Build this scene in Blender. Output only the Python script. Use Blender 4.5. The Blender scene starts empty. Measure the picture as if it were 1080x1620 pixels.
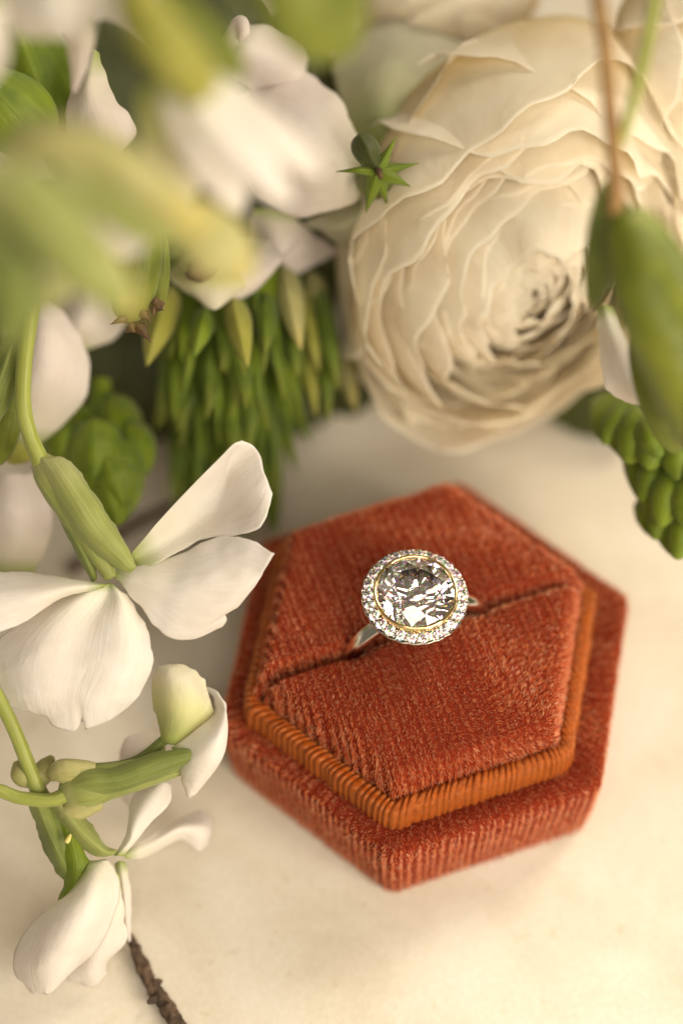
import bpy, math, random
import numpy as np
from mathutils import Vector

# ------------------------------------------------------------------ camera, light, exposure
S = 0.001                       # all measures below are millimetres
scene = bpy.context.scene
col = scene.collection
rng = np.random.default_rng(7)
random.seed(7)

PITCH, FPX, DIST, LEDGE = math.radians(58), 4500.0, 346.0, 14.0
FWD = np.array([0, math.cos(PITCH), -math.sin(PITCH)])
RIGHT = np.array([1.0, 0, 0])
UP = np.cross(RIGHT, FWD)
POS = np.array([0, 0, LEDGE]) - DIST * (FWD + RIGHT * (675 - 540) / FPX - UP * (1045 - 810) / FPX)
FOCUS = 331.0

cam_d = bpy.data.cameras.new('camera')
cam = bpy.data.objects.new('camera', cam_d)
col.objects.link(cam)
cam.location = Vector(POS * S)
cam.rotation_euler = (math.pi / 2 - PITCH, 0, 0)
cam_d.sensor_fit = 'VERTICAL'
cam_d.sensor_height = 36
cam_d.sensor_width = 24
cam_d.lens = 100
cam_d.clip_start = 0.01
cam_d.clip_end = 20
cam_d.dof.use_dof = True
cam_d.dof.focus_distance = FOCUS * S
cam_d.dof.aperture_fstop = 5.2
scene.camera = cam

world = bpy.data.worlds.new('World')
scene.world = world
world.use_nodes = True
bg = world.node_tree.nodes['Background']
bg.inputs[0].default_value = (1.0, 0.83, 0.60, 1)
bg.inputs[1].default_value = 0.165


def area(name, loc, target, size, power, color, sy=None):
    d = bpy.data.lights.new(name, 'AREA')
    d.shape = 'RECTANGLE'
    d.size = size * S
    d.size_y = (sy or size) * S
    d.energy = power
    d.color = color
    o = bpy.data.objects.new(name, d)
    col.objects.link(o)
    o.location = Vector(loc) * S
    o.rotation_euler = (Vector(target) - Vector(loc)).to_track_quat('-Z', 'Y').to_euler()
    return o


for i in range(2):              # window light from the right, split into panes to add diamond sparkle
    for j in range(2):
        c0 = Vector((205, -225, 200)) + Vector((0.74, 0.67, 0)) * ((i - 0.5) * 104) + Vector((0, 0, 1)) * ((j - 0.5) * 118)
        area('split_window_light', c0, (0, -20, 0), 80, 0.37, (1.0, 0.885, 0.71), 100)
area('diamond_fill_light', (40, -400, 640), (0, 0, 0), 340, 2.3, (1.0, 0.91, 0.76))  # added unseen fill above and behind the camera, brightens the diamond facets
area('back_window_light', (330, 290, 390), (20, 40, 15), 170, 1.9, (1.0, 0.90, 0.72), 210)

vs = scene.view_settings
vs.view_transform = 'Standard'
vs.look = 'None'
vs.exposure = 0.0
vs.gamma = 1.0
scene.render.engine = 'CYCLES'
cy = scene.cycles
cy.max_bounces = 16
cy.transmission_bounces = 14
cy.glossy_bounces = 8
cy.diffuse_bounces = 10
cy.transparent_max_bounces = 8
cy.sample_clamp_indirect = 8
cy.use_denoising = True
cy.adaptive_threshold = 0.004
cy.caustics_reflective = False
cy.caustics_refractive = False


# ------------------------------------------------------------------ placing
def _dir(u, v):
    return FWD + RIGHT * (u - 540) / FPX - UP * (v - 810) / FPX


def F(u, v, dd=0.0):
    """point seen at photo pixel (u,v), dd millimetres beyond the sharp plane"""
    p = POS + _dir(u, v) * (FOCUS + dd)
    if p[2] < 0.6:
        d = _dir(u, v)
        p = POS + d * ((POS[2] - 0.6) / -d[2])
    return p


def Z(u, v, z):
    """point seen at photo pixel (u,v) at height z above the table"""
    d = _dir(u, v)
    return POS + d * ((POS[2] - z) / -d[2])


def nrm(a):
    a = np.asarray(a, float)
    return a / (np.linalg.norm(a, axis=-1, keepdims=True) + 1e-12)


# ------------------------------------------------------------------ materials
def new_mat(name):
    m = bpy.data.materials.new(name)
    m.use_nodes = True
    nt = m.node_tree
    nt.nodes.clear()
    out = nt.nodes.new('ShaderNodeOutputMaterial')
    return m, nt, out


def N(nt, typ, **kw):
    n = nt.nodes.new(typ)
    for k, v in kw.items():
        if k == 'ins':
            for kk, vv in v.items():
                if hasattr(vv, 'is_output'):
                    nt.links.new(vv, n.inputs[kk])
                else:
                    n.inputs[kk].default_value = vv
        else:
            setattr(n, k, v)
    return n


def c4(c):
    return (c[0], c[1], c[2], 1)


def ramp(nt, fac, stops):
    r = nt.nodes.new('ShaderNodeValToRGB')
    e = r.color_ramp.elements
    while len(e) < len(stops):
        e.new(0.5)
    for el, (p, c) in zip(e, stops):
        el.position = p
        el.color = c4(c)
    nt.links.new(fac, r.inputs[0])
    return r.outputs[0]


def petal_mat(name, base, green=(0.42, 0.50, 0.10), g0=0.03, g1=0.2, trans=0.42, vein=0.32, warm=None, rough=0.55):
    m, nt, out = new_mat(name)
    uv = N(nt, 'ShaderNodeUVMap').outputs[0]
    sep = N(nt, 'ShaderNodeSeparateXYZ', ins={0: uv})
    mp = N(nt, 'ShaderNodeMapping', ins={0: uv, 3: (21, 2.6, 1)})
    n1 = N(nt, 'ShaderNodeTexNoise', ins={'Vector': mp.outputs[0], 'Scale': 1.0, 'Detail': 5.0, 'Distortion': 1.4})
    oc = N(nt, 'ShaderNodeTexCoord').outputs['Object']
    n2 = N(nt, 'ShaderNodeTexNoise', ins={'Vector': oc, 'Scale': 190.0, 'Detail': 4.0})
    mid = tuple(0.5 * a + 0.5 * b for a, b in zip(base, warm or base))
    c = ramp(nt, sep.outputs[1], [(0.0, green), (g0, green), (g1, warm or base), (min(1, g1 + 0.35), base)])
    v1 = N(nt, 'ShaderNodeMix', data_type='RGBA', blend_type='MULTIPLY', ins={0: 0.18, 6: c, 7: ramp(nt, n1.outputs[0], [(0.3, (0.86, 0.80, 0.70)), (0.62, (1, 1, 1))])})
    v2 = N(nt, 'ShaderNodeMix', data_type='RGBA', blend_type='MULTIPLY', ins={0: 0.5, 6: v1.outputs[2], 7: ramp(nt, n2.outputs[0], [(0.25, (0.90, 0.85, 0.78)), (0.7, (1, 1, 1))])})
    colr = v2.outputs[2]
    b1 = N(nt, 'ShaderNodeBump', ins={'Strength': vein, 'Distance': 0.0003, 'Height': n1.outputs[0]})
    b2 = N(nt, 'ShaderNodeBump', ins={'Strength': 0.25, 'Distance': 0.001, 'Height': n2.outputs[0], 'Normal': b1.outputs[0]})
    p = N(nt, 'ShaderNodeBsdfPrincipled', ins={'Base Color': colr, 'Roughness': rough, 'Specular IOR Level': 0.25, 'Sheen Weight': 0.15, 'Normal': b2.outputs[0]})
    t = N(nt, 'ShaderNodeBsdfTranslucent', ins={0: colr, 'Normal': b2.outputs[0]})
    mx = N(nt, 'ShaderNodeMixShader', ins={0: trans, 1: p.outputs[0], 2: t.outputs[0]})
    nt.links.new(mx.outputs[0], out.inputs[0])
    return m


def green_mat(name, a, b, tip=None, trans=0.2, rough=0.5, stripe=0.4, base=None):
    m, nt, out = new_mat(name)
    uv = N(nt, 'ShaderNodeUVMap').outputs[0]
    sep = N(nt, 'ShaderNodeSeparateXYZ', ins={0: uv})
    mp = N(nt, 'ShaderNodeMapping', ins={0: uv, 3: (16, 1.4, 1)})
    n1 = N(nt, 'ShaderNodeTexNoise', ins={'Vector': mp.outputs[0], 'Scale': 1.0, 'Detail': 4.0, 'Distortion': 0.4})
    oc = N(nt, 'ShaderNodeTexCoord').outputs['Object']
    n2 = N(nt, 'ShaderNodeTexNoise', ins={'Vector': oc, 'Scale': 260.0, 'Detail': 5.0})
    n3 = N(nt, 'ShaderNodeTexNoise', ins={'Vector': oc, 'Scale': 4200.0, 'Detail': 2.0})
    ad = N(nt, 'ShaderNodeMix', data_type='FLOAT', ins={0: stripe, 2: n2.outputs[0], 3: n1.outputs[0]})
    c = ramp(nt, ad.outputs[0], [(0.32, a), (0.66, b)])
    if base:
        f0 = N(nt, 'ShaderNodeMapRange', ins={0: sep.outputs[1], 1: 0.0, 2: 0.35, 3: 0.85, 4: 0.0})
        c = N(nt, 'ShaderNodeMix', data_type='RGBA', ins={0: f0.outputs[0], 6: c, 7: c4(base)}).outputs[2]
    if tip:
        f = N(nt, 'ShaderNodeMapRange', ins={0: sep.outputs[1], 1: 0.72, 2: 1.0, 3: 0.0, 4: 0.9})
        c = N(nt, 'ShaderNodeMix', data_type='RGBA', ins={0: f.outputs[0], 6: c, 7: c4(tip)}).outputs[2]
    bp = N(nt, 'ShaderNodeBump', ins={'Strength': 0.5, 'Distance': 0.0003, 'Height': n1.outputs[0]})
    bp2 = N(nt, 'ShaderNodeBump', ins={'Strength': 0.35, 'Distance': 0.0001, 'Height': n3.outputs[0], 'Normal': bp.outputs[0]})
    p = N(nt, 'ShaderNodeBsdfPrincipled', ins={'Base Color': c, 'Roughness': rough, 'Specular IOR Level': 0.35, 'Sheen Weight': 0.25, 'Sheen Tint': (0.8, 0.9, 0.6, 1), 'Normal': bp2.outputs[0]})
    t = N(nt, 'ShaderNodeBsdfTranslucent', ins={0: c})
    mx = N(nt, 'ShaderNodeMixShader', ins={0: trans, 1: p.outputs[0], 2: t.outputs[0]})
    nt.links.new(mx.outputs[0], out.inputs[0])
    return m


def plain_mat(name, a, b, scale, rough=0.8, bump=0.5, dist=0.0004):
    m, nt, out = new_mat(name)
    oc = N(nt, 'ShaderNodeTexCoord').outputs['Object']
    n2 = N(nt, 'ShaderNodeTexNoise', ins={'Vector': oc, 'Scale': scale, 'Detail': 6.0})
    c = ramp(nt, n2.outputs[0], [(0.35, a), (0.65, b)])
    bp = N(nt, 'ShaderNodeBump', ins={'Strength': bump, 'Distance': dist, 'Height': n2.outputs[0]})
    p = N(nt, 'ShaderNodeBsdfPrincipled', ins={'Base Color': c, 'Roughness': rough, 'Normal': bp.outputs[0]})
    nt.links.new(p.outputs[0], out.inputs[0])
    return m


def metal_mat(name, colr, rough):
    m, nt, out = new_mat(name)
    oc = N(nt, 'ShaderNodeTexCoord').outputs['Object']
    n = N(nt, 'ShaderNodeTexNoise', ins={'Vector': oc, 'Scale': 900.0, 'Detail': 3.0})
    r = N(nt, 'ShaderNodeMapRange', ins={0: n.outputs[0], 1: 0.3, 2: 0.7, 3: rough * 0.6, 4: rough * 1.5})
    p = N(nt, 'ShaderNodeBsdfPrincipled', ins={'Base Color': c4(colr), 'Metallic': 1.0, 'Roughness': r.outputs[0]})
    nt.links.new(p.outputs[0], out.inputs[0])
    return m


def diamond_mat():
    m, nt, out = new_mat('diamond')
    w = N(nt, 'ShaderNodeBsdfGlass', ins={'Color': (1, 0.975, 0.975, 1), 'Roughness': 0.0, 'IOR': 2.42})
    g = [N(nt, 'ShaderNodeBsdfGlass', ins={'Color': c, 'Roughness': 0.0, 'IOR': i}) for c, i in
         (((1, 0, 0, 1), 2.39), ((0, 1, 0, 1), 2.42), ((0, 0, 1, 1), 2.46))]     # a little fire
    a = N(nt, 'ShaderNodeAddShader', ins={0: g[0].outputs[0], 1: g[1].outputs[0]})
    b = N(nt, 'ShaderNodeAddShader', ins={0: a.outputs[0], 1: g[2].outputs[0]})
    mx = N(nt, 'ShaderNodeMixShader', ins={0: 0.10, 1: w.outputs[0], 2: b.outputs[0]})
    nt.links.new(mx.outputs[0], out.inputs[0])
    return m


def velvet_mats():
    res = []
    for nm in ('velvet_ground', 'velvet_pile'):
        m, nt, out = new_mat(nm)
        if nm == 'velvet_ground':
            oc = N(nt, 'ShaderNodeTexCoord').outputs['Object']
            n = N(nt, 'ShaderNodeTexNoise', ins={'Vector': oc, 'Scale': 3000.0, 'Detail': 3.0})
            c = ramp(nt, n.outputs[0], [(0.3, (0.13, 0.012, 0.004)), (0.7, (0.22, 0.026, 0.008))])
            p = N(nt, 'ShaderNodeBsdfPrincipled', ins={'Base Color': c, 'Roughness': 0.9, 'Specular IOR Level': 0.1})
            nt.links.new(p.outputs[0], out.inputs[0])
        else:
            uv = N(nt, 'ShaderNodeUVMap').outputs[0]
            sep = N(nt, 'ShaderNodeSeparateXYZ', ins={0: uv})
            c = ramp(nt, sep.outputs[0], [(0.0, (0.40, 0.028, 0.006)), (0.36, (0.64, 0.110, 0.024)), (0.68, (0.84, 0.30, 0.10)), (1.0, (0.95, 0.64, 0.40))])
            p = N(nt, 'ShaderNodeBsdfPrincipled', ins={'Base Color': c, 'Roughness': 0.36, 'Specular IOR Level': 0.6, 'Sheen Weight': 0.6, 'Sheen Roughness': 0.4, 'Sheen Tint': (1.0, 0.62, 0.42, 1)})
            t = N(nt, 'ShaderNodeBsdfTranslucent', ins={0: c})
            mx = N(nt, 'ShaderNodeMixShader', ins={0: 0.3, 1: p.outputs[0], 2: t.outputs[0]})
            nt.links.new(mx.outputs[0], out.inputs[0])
        res.append(m)
    return res


def ribbon_mat():
    m, nt, out = new_mat('orange_ribbon')
    uv = N(nt, 'ShaderNodeUVMap').outputs[0]
    mp = N(nt, 'ShaderNodeMapping', ins={0: uv, 3: (1, 46, 1)})
    w = N(nt, 'ShaderNodeTexWave', bands_direction='Y', ins={'Vector': mp.outputs[0], 'Scale': 1.0, 'Distortion': 1.2, 'Detail': 2.0})
    oc = N(nt, 'ShaderNodeTexCoord').outputs['Object']
    n = N(nt, 'ShaderNodeTexNoise', ins={'Vector': oc, 'Scale': 1500.0, 'Detail': 3.0})
    c = ramp(nt, n.outputs[0], [(0.3, (0.27, 0.040, 0.002)), (0.7, (0.42, 0.078, 0.004))])
    bp = N(nt, 'ShaderNodeBump', ins={'Strength': 0.45, 'Distance': 0.00006, 'Height': w.outputs[1]})
    p = N(nt, 'ShaderNodeBsdfPrincipled', ins={'Base Color': c, 'Roughness': 0.33, 'Specular IOR Level': 0.8, 'Sheen Weight': 0.15, 'Sheen Tint': (1, 0.6, 0.2, 1), 'Specular Tint': (1, 0.75, 0.4, 1), 'Normal': bp.outputs[0]})
    nt.links.new(p.outputs[0], out.inputs[0])
    return m


def table_mat():
    m, nt, out = new_mat('cream_marble')
    oc = N(nt, 'ShaderNodeTexCoord').outputs['Object']
    n1 = N(nt, 'ShaderNodeTexNoise', ins={'Vector': oc, 'Scale': 22.0, 'Detail': 6.0, 'Distortion': 0.8})
    n2 = N(nt, 'ShaderNodeTexNoise', ins={'Vector': oc, 'Scale': 60.0, 'Detail': 6.0, 'Distortion': 0.4, 'Roughness': 0.65})
    n3 = N(nt, 'ShaderNodeTexNoise', ins={'Vector': oc, 'Scale': 320.0, 'Detail': 3.0})
    c1 = ramp(nt, n1.outputs[0], [(0.3, (0.66, 0.60, 0.50)), (0.6, (0.80, 0.75, 0.66))])
    vein = ramp(nt, n2.outputs[0], [(0.38, (0.88, 0.84, 0.78)), (0.5, (0.96, 0.94, 0.90)), (0.62, (1, 1, 1))])
    sp = ramp(nt, n3.outputs[0], [(0.24, (0.84, 0.77, 0.66)), (0.34, (1, 1, 1))])
    a = N(nt, 'ShaderNodeMix', data_type='RGBA', blend_type='MULTIPLY', ins={0: 0.8, 6: c1, 7: vein})
    b = N(nt, 'ShaderNodeMix', data_type='RGBA', blend_type='MULTIPLY', ins={0: 0.8, 6: a.outputs[2], 7: sp})
    n4 = N(nt, 'ShaderNodeTexNoise', ins={'Vector': oc, 'Scale': 1300.0, 'Detail': 4.0})
    gr = ramp(nt, n4.outputs[0], [(0.3, (0.93, 0.91, 0.88)), (0.7, (1, 1, 1))])
    b = N(nt, 'ShaderNodeMix', data_type='RGBA', blend_type='MULTIPLY', ins={0: 1.0, 6: b.outputs[2], 7: gr})
    p = N(nt, 'ShaderNodeBsdfPrincipled', ins={'Base Color': b.outputs[2], 'Roughness': 0.42, 'Specular IOR Level': 0.35})
    nt.links.new(p.outputs[0], out.inputs[0])
    return m


M = {}
M['white'] = petal_mat('white_petal', (0.90, 0.87, 0.84), warm=(0.89, 0.87, 0.78), g0=0.0, g1=0.14)
M['blush'] = petal_mat('blush_petal', (0.85, 0.79, 0.76), warm=(0.84, 0.80, 0.70), g0=0.0, g1=0.2)
M['lime_white'] = petal_mat('greenish_white_petal', (0.84, 0.81, 0.66), warm=(0.78, 0.78, 0.42), green=(0.50, 0.56, 0.16), g0=0.05, g1=0.4)
M['cream'] = petal_mat('cream_petal', (0.97, 0.935, 0.84), green=(0.90, 0.80, 0.50), warm=(0.96, 0.90, 0.72), g0=0.05, g1=0.4, trans=0.52, vein=0.45)
M['green_petal'] = petal_mat('green_based_petal', (0.68, 0.66, 0.52), green=(0.28, 0.36, 0.06), warm=(0.60, 0.60, 0.38), g0=0.06, g1=0.42)
M['sepal'] = green_mat('pale_green_sepal', (0.22, 0.25, 0.055), (0.37, 0.40, 0.12), base=(0.50, 0.49, 0.22), stripe=0.6)
M['sepal_deep'] = green_mat('mid_green_sepal', (0.12, 0.155, 0.025), (0.23, 0.27, 0.06), base=(0.38, 0.40, 0.12), stripe=0.6)
M['stem'] = green_mat('green_stem', (0.23, 0.26, 0.04), (0.35, 0.38, 0.09), stripe=0.8, trans=0.05, rough=0.42)
M['bud'] = green_mat('leaf_green_bud', (0.055, 0.095, 0.004), (0.16, 0.22, 0.014), tip=(0.22, 0.23, 0.02), trans=0.2)
M['leaf'] = green_mat('bright_green_leaf', (0.095, 0.15, 0.004), (0.22, 0.29, 0.014), trans=0.2)
M['dark_leaf'] = green_mat('dark_green_leaf', (0.035, 0.045, 0.008), (0.08, 0.09, 0.016), trans=0.15)
M['lime'] = green_mat('yellow_green_calyx', (0.27, 0.27, 0.035), (0.44, 0.41, 0.08), trans=0.25)
M['pod'] = green_mat('green_pod', (0.085, 0.11, 0.005), (0.19, 0.21, 0.016), trans=0.12)
M['pale_bud'] = green_mat('pale_bud', (0.36, 0.35, 0.11), (0.55, 0.50, 0.22), tip=(0.60, 0.50, 0.14), trans=0.25)
M['brown_stem'] = plain_mat('brown_stem', (0.20, 0.10, 0.03), (0.33, 0.19, 0.06), 300, 0.6)
M['bark'] = plain_mat('dark_bark', (0.045, 0.028, 0.018), (0.16, 0.10, 0.06), 700, 0.9, 1.0, 0.0008)
M['withered'] = plain_mat('withered_brown', (0.05, 0.025, 0.012), (0.16, 0.09, 0.03), 600, 0.8)
M['pollen'] = plain_mat('pale_yellow', (0.60, 0.50, 0.14), (0.75, 0.66, 0.28), 900, 0.8)
M['table'] = table_mat()
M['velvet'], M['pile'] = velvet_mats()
M['ribbon'] = ribbon_mat()
M['white_gold'] = metal_mat('white_gold', (0.88, 0.86, 0.82), 0.09)
M['dark_gold'] = metal_mat('white_gold_setting', (0.62, 0.59, 0.54), 0.16)
M['gold'] = metal_mat('yellow_gold', (0.93, 0.72, 0.38), 0.12)
M['diamond'] = diamond_mat()


# ------------------------------------------------------------------ mesh helpers
def mesh_from(name, V, quads, mats, uv=None, tris=None, matidx=None, smooth=True):
    me = bpy.data.meshes.new(name)
    V = np.asarray(V, np.float32) * S
    quads = np.asarray(quads if quads is not None else [], np.int32).reshape(-1, 4)
    tris = np.asarray(tris if tris is not None else [], np.int32).reshape(-1, 3)
    nq, ntr = len(quads), len(tris)
    loops = np.concatenate([quads.ravel(), tris.ravel()]).astype(np.int32)
    me.vertices.add(len(V))
    me.vertices.foreach_set('co', V.ravel())
    me.loops.add(len(loops))
    me.loops.foreach_set('vertex_index', loops)
    me.polygons.add(nq + ntr)
    starts = np.concatenate([np.arange(nq) * 4, nq * 4 + np.arange(ntr) * 3]).astype(np.int32)
    me.polygons.foreach_set('loop_start', starts)
    me.polygons.foreach_set('use_smooth', np.full(nq + ntr, smooth))
    for m in (mats if isinstance(mats, (list, tuple)) else [mats]):
        me.materials.append(m)
    if matidx is not None:
        me.polygons.foreach_set('material_index', np.asarray(matidx, np.int32))
    if uv is not None:
        l = me.uv_layers.new(name='UVMap')
        l.data.foreach_set('uv', np.asarray(uv, np.float32)[loops].ravel())
    me.update(calc_edges=True)
    me.validate()
    return me


def link(name, me, parent=None):
    o = bpy.data.objects.new(name, me)
    col.objects.link(o)
    if parent is not None:
        o.parent = parent
        o.matrix_parent_inverse = parent.matrix_world.inverted() if False else o.matrix_parent_inverse
        o.location = -ORIGIN.get(parent.name, Vector((0, 0, 0)))
    return o


ORIGIN = {}


def thing(name, label, cat, base, group=None):
    o = bpy.data.objects.new(name, None)
    col.objects.link(o)
    o.empty_display_size = 0.005
    o.location = Vector(base) * S
    ORIGIN[o.name] = Vector(base) * S
    o['label'] = label
    o['category'] = cat
    if group:
        o['group'] = group
    return o


def sub(name, me, part):
    """sub-part: its part already sits at the right offset"""
    o = bpy.data.objects.new(name, me)
    col.objects.link(o)
    o.parent = part
    return o


def catmull(P, n):
    P = np.asarray(P, float)
    k = len(P)
    if k == 2:
        t = np.linspace(0, 1, n).reshape((-1,) + (1,) * (P.ndim - 1))
        return P[0] * (1 - t) + P[1] * t
    Q = np.concatenate([[2 * P[0] - P[1]], P, [2 * P[-1] - P[-2]]])
    t = np.linspace(0, k - 1 - 1e-9, n)
    i = t.astype(int)
    f = (t - i).reshape((-1,) + (1,) * (P.ndim - 1))
    a, b, c, d = Q[i], Q[i + 1], Q[i + 2], Q[i + 3]
    return 0.5 * (2 * b + (c - a) * f + (2 * a - 5 * b + 4 * c - d) * f ** 2 + (3 * b - a - 3 * c + d) * f ** 3)


def wob(p, seed, freq):
    """smooth pseudo noise on points, mm"""
    r = np.random.default_rng(seed)
    out = np.zeros(p.shape[:-1])
    for k in range(5):
        w = nrm(r.normal(size=3)) * freq * (1 + 0.8 * k)
        out += np.sin(p @ w + r.uniform(0, 6.28)) / (1 + k * 0.8)
    return out / 2.2


def grid_mesh(name, G, mat, th=0.22, flip=False):
    """G (nv,nu,3): sheet of real thickness with a closed rim"""
    nv, nu = G.shape[:2]
    du = np.gradient(G, axis=1)
    dv = np.gradient(G, axis=0)
    n = np.cross(du, dv)
    ln = np.linalg.norm(n, axis=-1, keepdims=True)
    n = n / np.maximum(ln, 1e-9)
    ev = np.minimum(np.arange(nv), np.arange(nv)[::-1])[:, None]
    eu = np.minimum(np.arange(nu), np.arange(nu)[::-1])[None, :]
    tk = (th / 2 * np.clip(0.12 + np.minimum(ev, eu) / 3.5, 0, 1))[..., None]      # thins out towards the free edge
    a = (G + n * tk).reshape(-1, 3)
    b = (G - n * tk).reshape(-1, 3)
    V = np.concatenate([a, b])
    idx = np.arange(nv * nu).reshape(nv, nu)
    q = np.stack([idx[:-1, :-1], idx[:-1, 1:], idx[1:, 1:], idx[1:, :-1]], -1).reshape(-1, 4)
    q2 = q[:, ::-1] + nv * nu
    rim = np.concatenate([idx[0, :], idx[1:, -1], idx[-1, -2::-1], idx[-2:0:-1, 0]])
    r2 = np.roll(rim, -1)
    q3 = np.stack([r2, rim, rim + nv * nu, r2 + nv * nu], -1)
    uu, vv = np.meshgrid(np.linspace(0, 1, nu), np.linspace(0, 1, nv))
    uv = np.stack([uu.ravel(), vv.ravel()], -1)
    return mesh_from(name, V, np.concatenate([q, q2, q3]), mat, uv=np.concatenate([uv, uv]))


def ctl(rows):
    return np.array([[F(*c) for c in r] for r in rows])


def sheet(name, rows, mat, parent, th=0.11, nu=40, nv=46, ruffle=0.12, freq=0.5, seed=1, part=None, notch=()):
    """petal through photo control points, rows run from the base to the free edge"""
    C = ctl(rows)
    A = catmull(C, nv)
    G = catmull(A.transpose(1, 0, 2), nu).transpose(1, 0, 2)
    v = np.linspace(0, 1, nv)[:, None]
    G = G + UP * 0 + (-FWD) * (wob(G, seed, freq) * ruffle * (0.2 + v ** 1.5))[..., None]
    G = G + (-FWD) * (wob(G, seed + 9, 1.5) * 0.07 * (0.3 + v))[..., None]
    edge = np.maximum(np.abs(np.linspace(-1, 1, nu))[None, :] ** 6, v ** 8)
    G = G + nrm(RIGHT + UP) * (wob(G, seed + 5, 1.4) * 0.28 * edge)[..., None]
    un = np.linspace(0, 1, nu)[None, :]
    for u0, depth, wd in notch:             # small tears in the free edge
        k_ = depth * np.exp(-((un - u0) / wd) ** 2) * v ** 10
        G = G + (G[:1] - G) * k_[..., None]
    me = grid_mesh(name, G, mat, th)
    return sub(name, me, part) if part is not None else link(name, me, parent)


def tube_mesh(name, P, rad, mat, nseg=40, ns=14, lump=0.0, seed=0, lf=2.0):
    P = catmull(P, nseg)
    r = catmull(np.asarray(rad, float)[:, None], nseg)[:, 0]
    T = nrm(np.gradient(P, axis=0))
    ref = np.array([0.31, 0.2, 0.93])
    A = nrm(np.cross(T, ref))
    B = np.cross(T, A)
    ang = np.linspace(0, 2 * np.pi, ns + 1)
    ring = (np.cos(ang)[None, :, None] * A[:, None] + np.sin(ang)[None, :, None] * B[:, None])
    G = P[:, None] + ring * r[:, None, None]
    if lump:
        G = G + ring * (wob(G, seed, lf) * lump)[..., None]
        G[:, -1] = G[:, 0]
    V = G.reshape(-1, 3)
    idx = np.arange(nseg * (ns + 1)).reshape(nseg, ns + 1)
    q = np.stack([idx[:-1, :-1], idx[:-1, 1:], idx[1:, 1:], idx[1:, :-1]], -1).reshape(-1, 4)
    uu, vv = np.meshgrid(np.linspace(0, 1, ns + 1), np.linspace(0, 1, nseg))
    uv = np.stack([uu.ravel(), vv.ravel()], -1)
    c0, c1 = len(V), len(V) + 1
    V = np.concatenate([V, [P[0]], [P[-1]]])
    uv = np.concatenate([uv, [[0.5, 0]], [[0.5, 1]]])
    t = np.concatenate([np.stack([np.full(ns, c0), idx[0, 1:], idx[0, :-1]], -1), np.stack([np.full(ns, c1), idx[-1, :-1], idx[-1, 1:]], -1)])
    return mesh_from(name, V, q, mat, uv=uv, tris=t)


def tube(name, P, rad, mat, parent, **k):
    return link(name, tube_mesh(name, P, rad, mat, **k), parent)


def blade_mesh(name, base, tip, width, mat, side=None, bow=0.0, cup=0.25, shape=0.55, th=0.2, nu=13, nv=26, seed=0, ruffle=0.1, face=None, freq=0.6, point=1.0, keel=0.0):
    """leaf, sepal or petal: axis base -> tip bowed towards the viewer side, cupped across"""
    base, tip = np.asarray(base, float), np.asarray(tip, float)
    L = tip - base
    ln = np.linalg.norm(L)
    D = L / ln
    fc = nrm(-FWD if face is None else face)
    X = nrm(np.cross(fc, D)) if side is None else nrm(side)
    Nn = nrm(np.cross(D, X))
    if Nn @ fc < 0:
        Nn = -Nn
    t = np.linspace(0, 1, nv)
    w = (t ** shape) * np.maximum(1 - t ** (2.2 / point), 0) ** (0.62 * point) + 0.10 * (1 - t)
    w = w / w.max() * width / 2
    u = np.linspace(-1, 1, nu)
    G = base + D * (ln * t)[:, None, None] + Nn * (bow * ln * np.sin(np.pi * t))[:, None, None]
    G = G + X * (w[:, None] * u[None, :])[..., None]
    G = G - Nn * ((cup * w[:, None] * (np.abs(u) ** 2)[None, :]) - keel * w[:, None] * np.exp(-(u / 0.16) ** 2)[None, :])[..., None]
    G = G + Nn * (wob(G, seed, freq) * ruffle)[..., None]
    return grid_mesh(name, G, mat, th)


def blade(name, base, tip, width, mat, parent, part=None, **k):
    me = blade_mesh(name, base, tip, width, mat, **k)
    return sub(name, me, part) if part is not None else link(name, me, parent)


# ------------------------------------------------------------------ table
tb = mesh_from('table_top', [[-900, -700, 0], [900, -700, 0], [900, 900, 0], [-900, 900, 0], [-900, -700, -20], [900, -700, -20], [900, 900, -20], [-900, 900, -20]],
               [[0, 1, 2, 3], [7, 6, 5, 4], [0, 4, 5, 1], [1, 5, 6, 2], [2, 6, 7, 3], [3, 7, 4, 0]], M['table'], smooth=False)
t = link('table_top', tb)
t['kind'] = 'structure'
t['label'] = 'cream white marble table top under the ring box'

# ------------------------------------------------------------------ ring box
TH = math.radians(20)
E1 = np.array([math.cos(TH), math.sin(TH), 0])
E2 = np.array([-math.sin(TH), math.cos(TH), 0])


def hexring(a, rc, narc=8, nstr=18):
    """rounded hexagon, apothem a, corner radius rc; corners at TH + 60k"""
    rc = min(max(rc, 0.05), a * 0.95)
    pts, nor = [], []
    R0 = (a - rc) / math.cos(math.pi / 6)
    corners = []
    for k in range(6):
        c = TH + k * math.pi / 3
        cen = np.array([R0 * math.cos(c), R0 * math.sin(c)])
        arc = [(cen + rc * np.array([math.cos(c + b), math.sin(c + b)]), np.array([math.cos(c + b), math.sin(c + b)])) for b in np.linspace(-math.pi / 6, math.pi / 6, narc + 1)]
        corners.append(arc)
    for k in range(6):
        for p, n in corners[k]:
            pts.append(p)
            nor.append(n)
        p0, n0 = corners[k][-1]
        p1, _ = corners[(k + 1) % 6][0]
        for s in np.linspace(0, 1, nstr + 2)[1:-1]:
            pts.append(p0 * (1 - s) + p1 * s)
            nor.append(n0)
    return np.array(pts), np.array(nor)


def loft(levels, narc=8, nstr=18):
    """levels: (apothem, corner radius, z) -> vertex grid (levels, n+1, 3), closed round"""
    G = []
    for a, rc, z in levels:
        p, _ = hexring(a, rc, narc, nstr)
        p = np.concatenate([p, p[:1]])
        G.append(np.concatenate([p, np.full((len(p), 1), z)], 1))
    return np.array(G)


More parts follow.
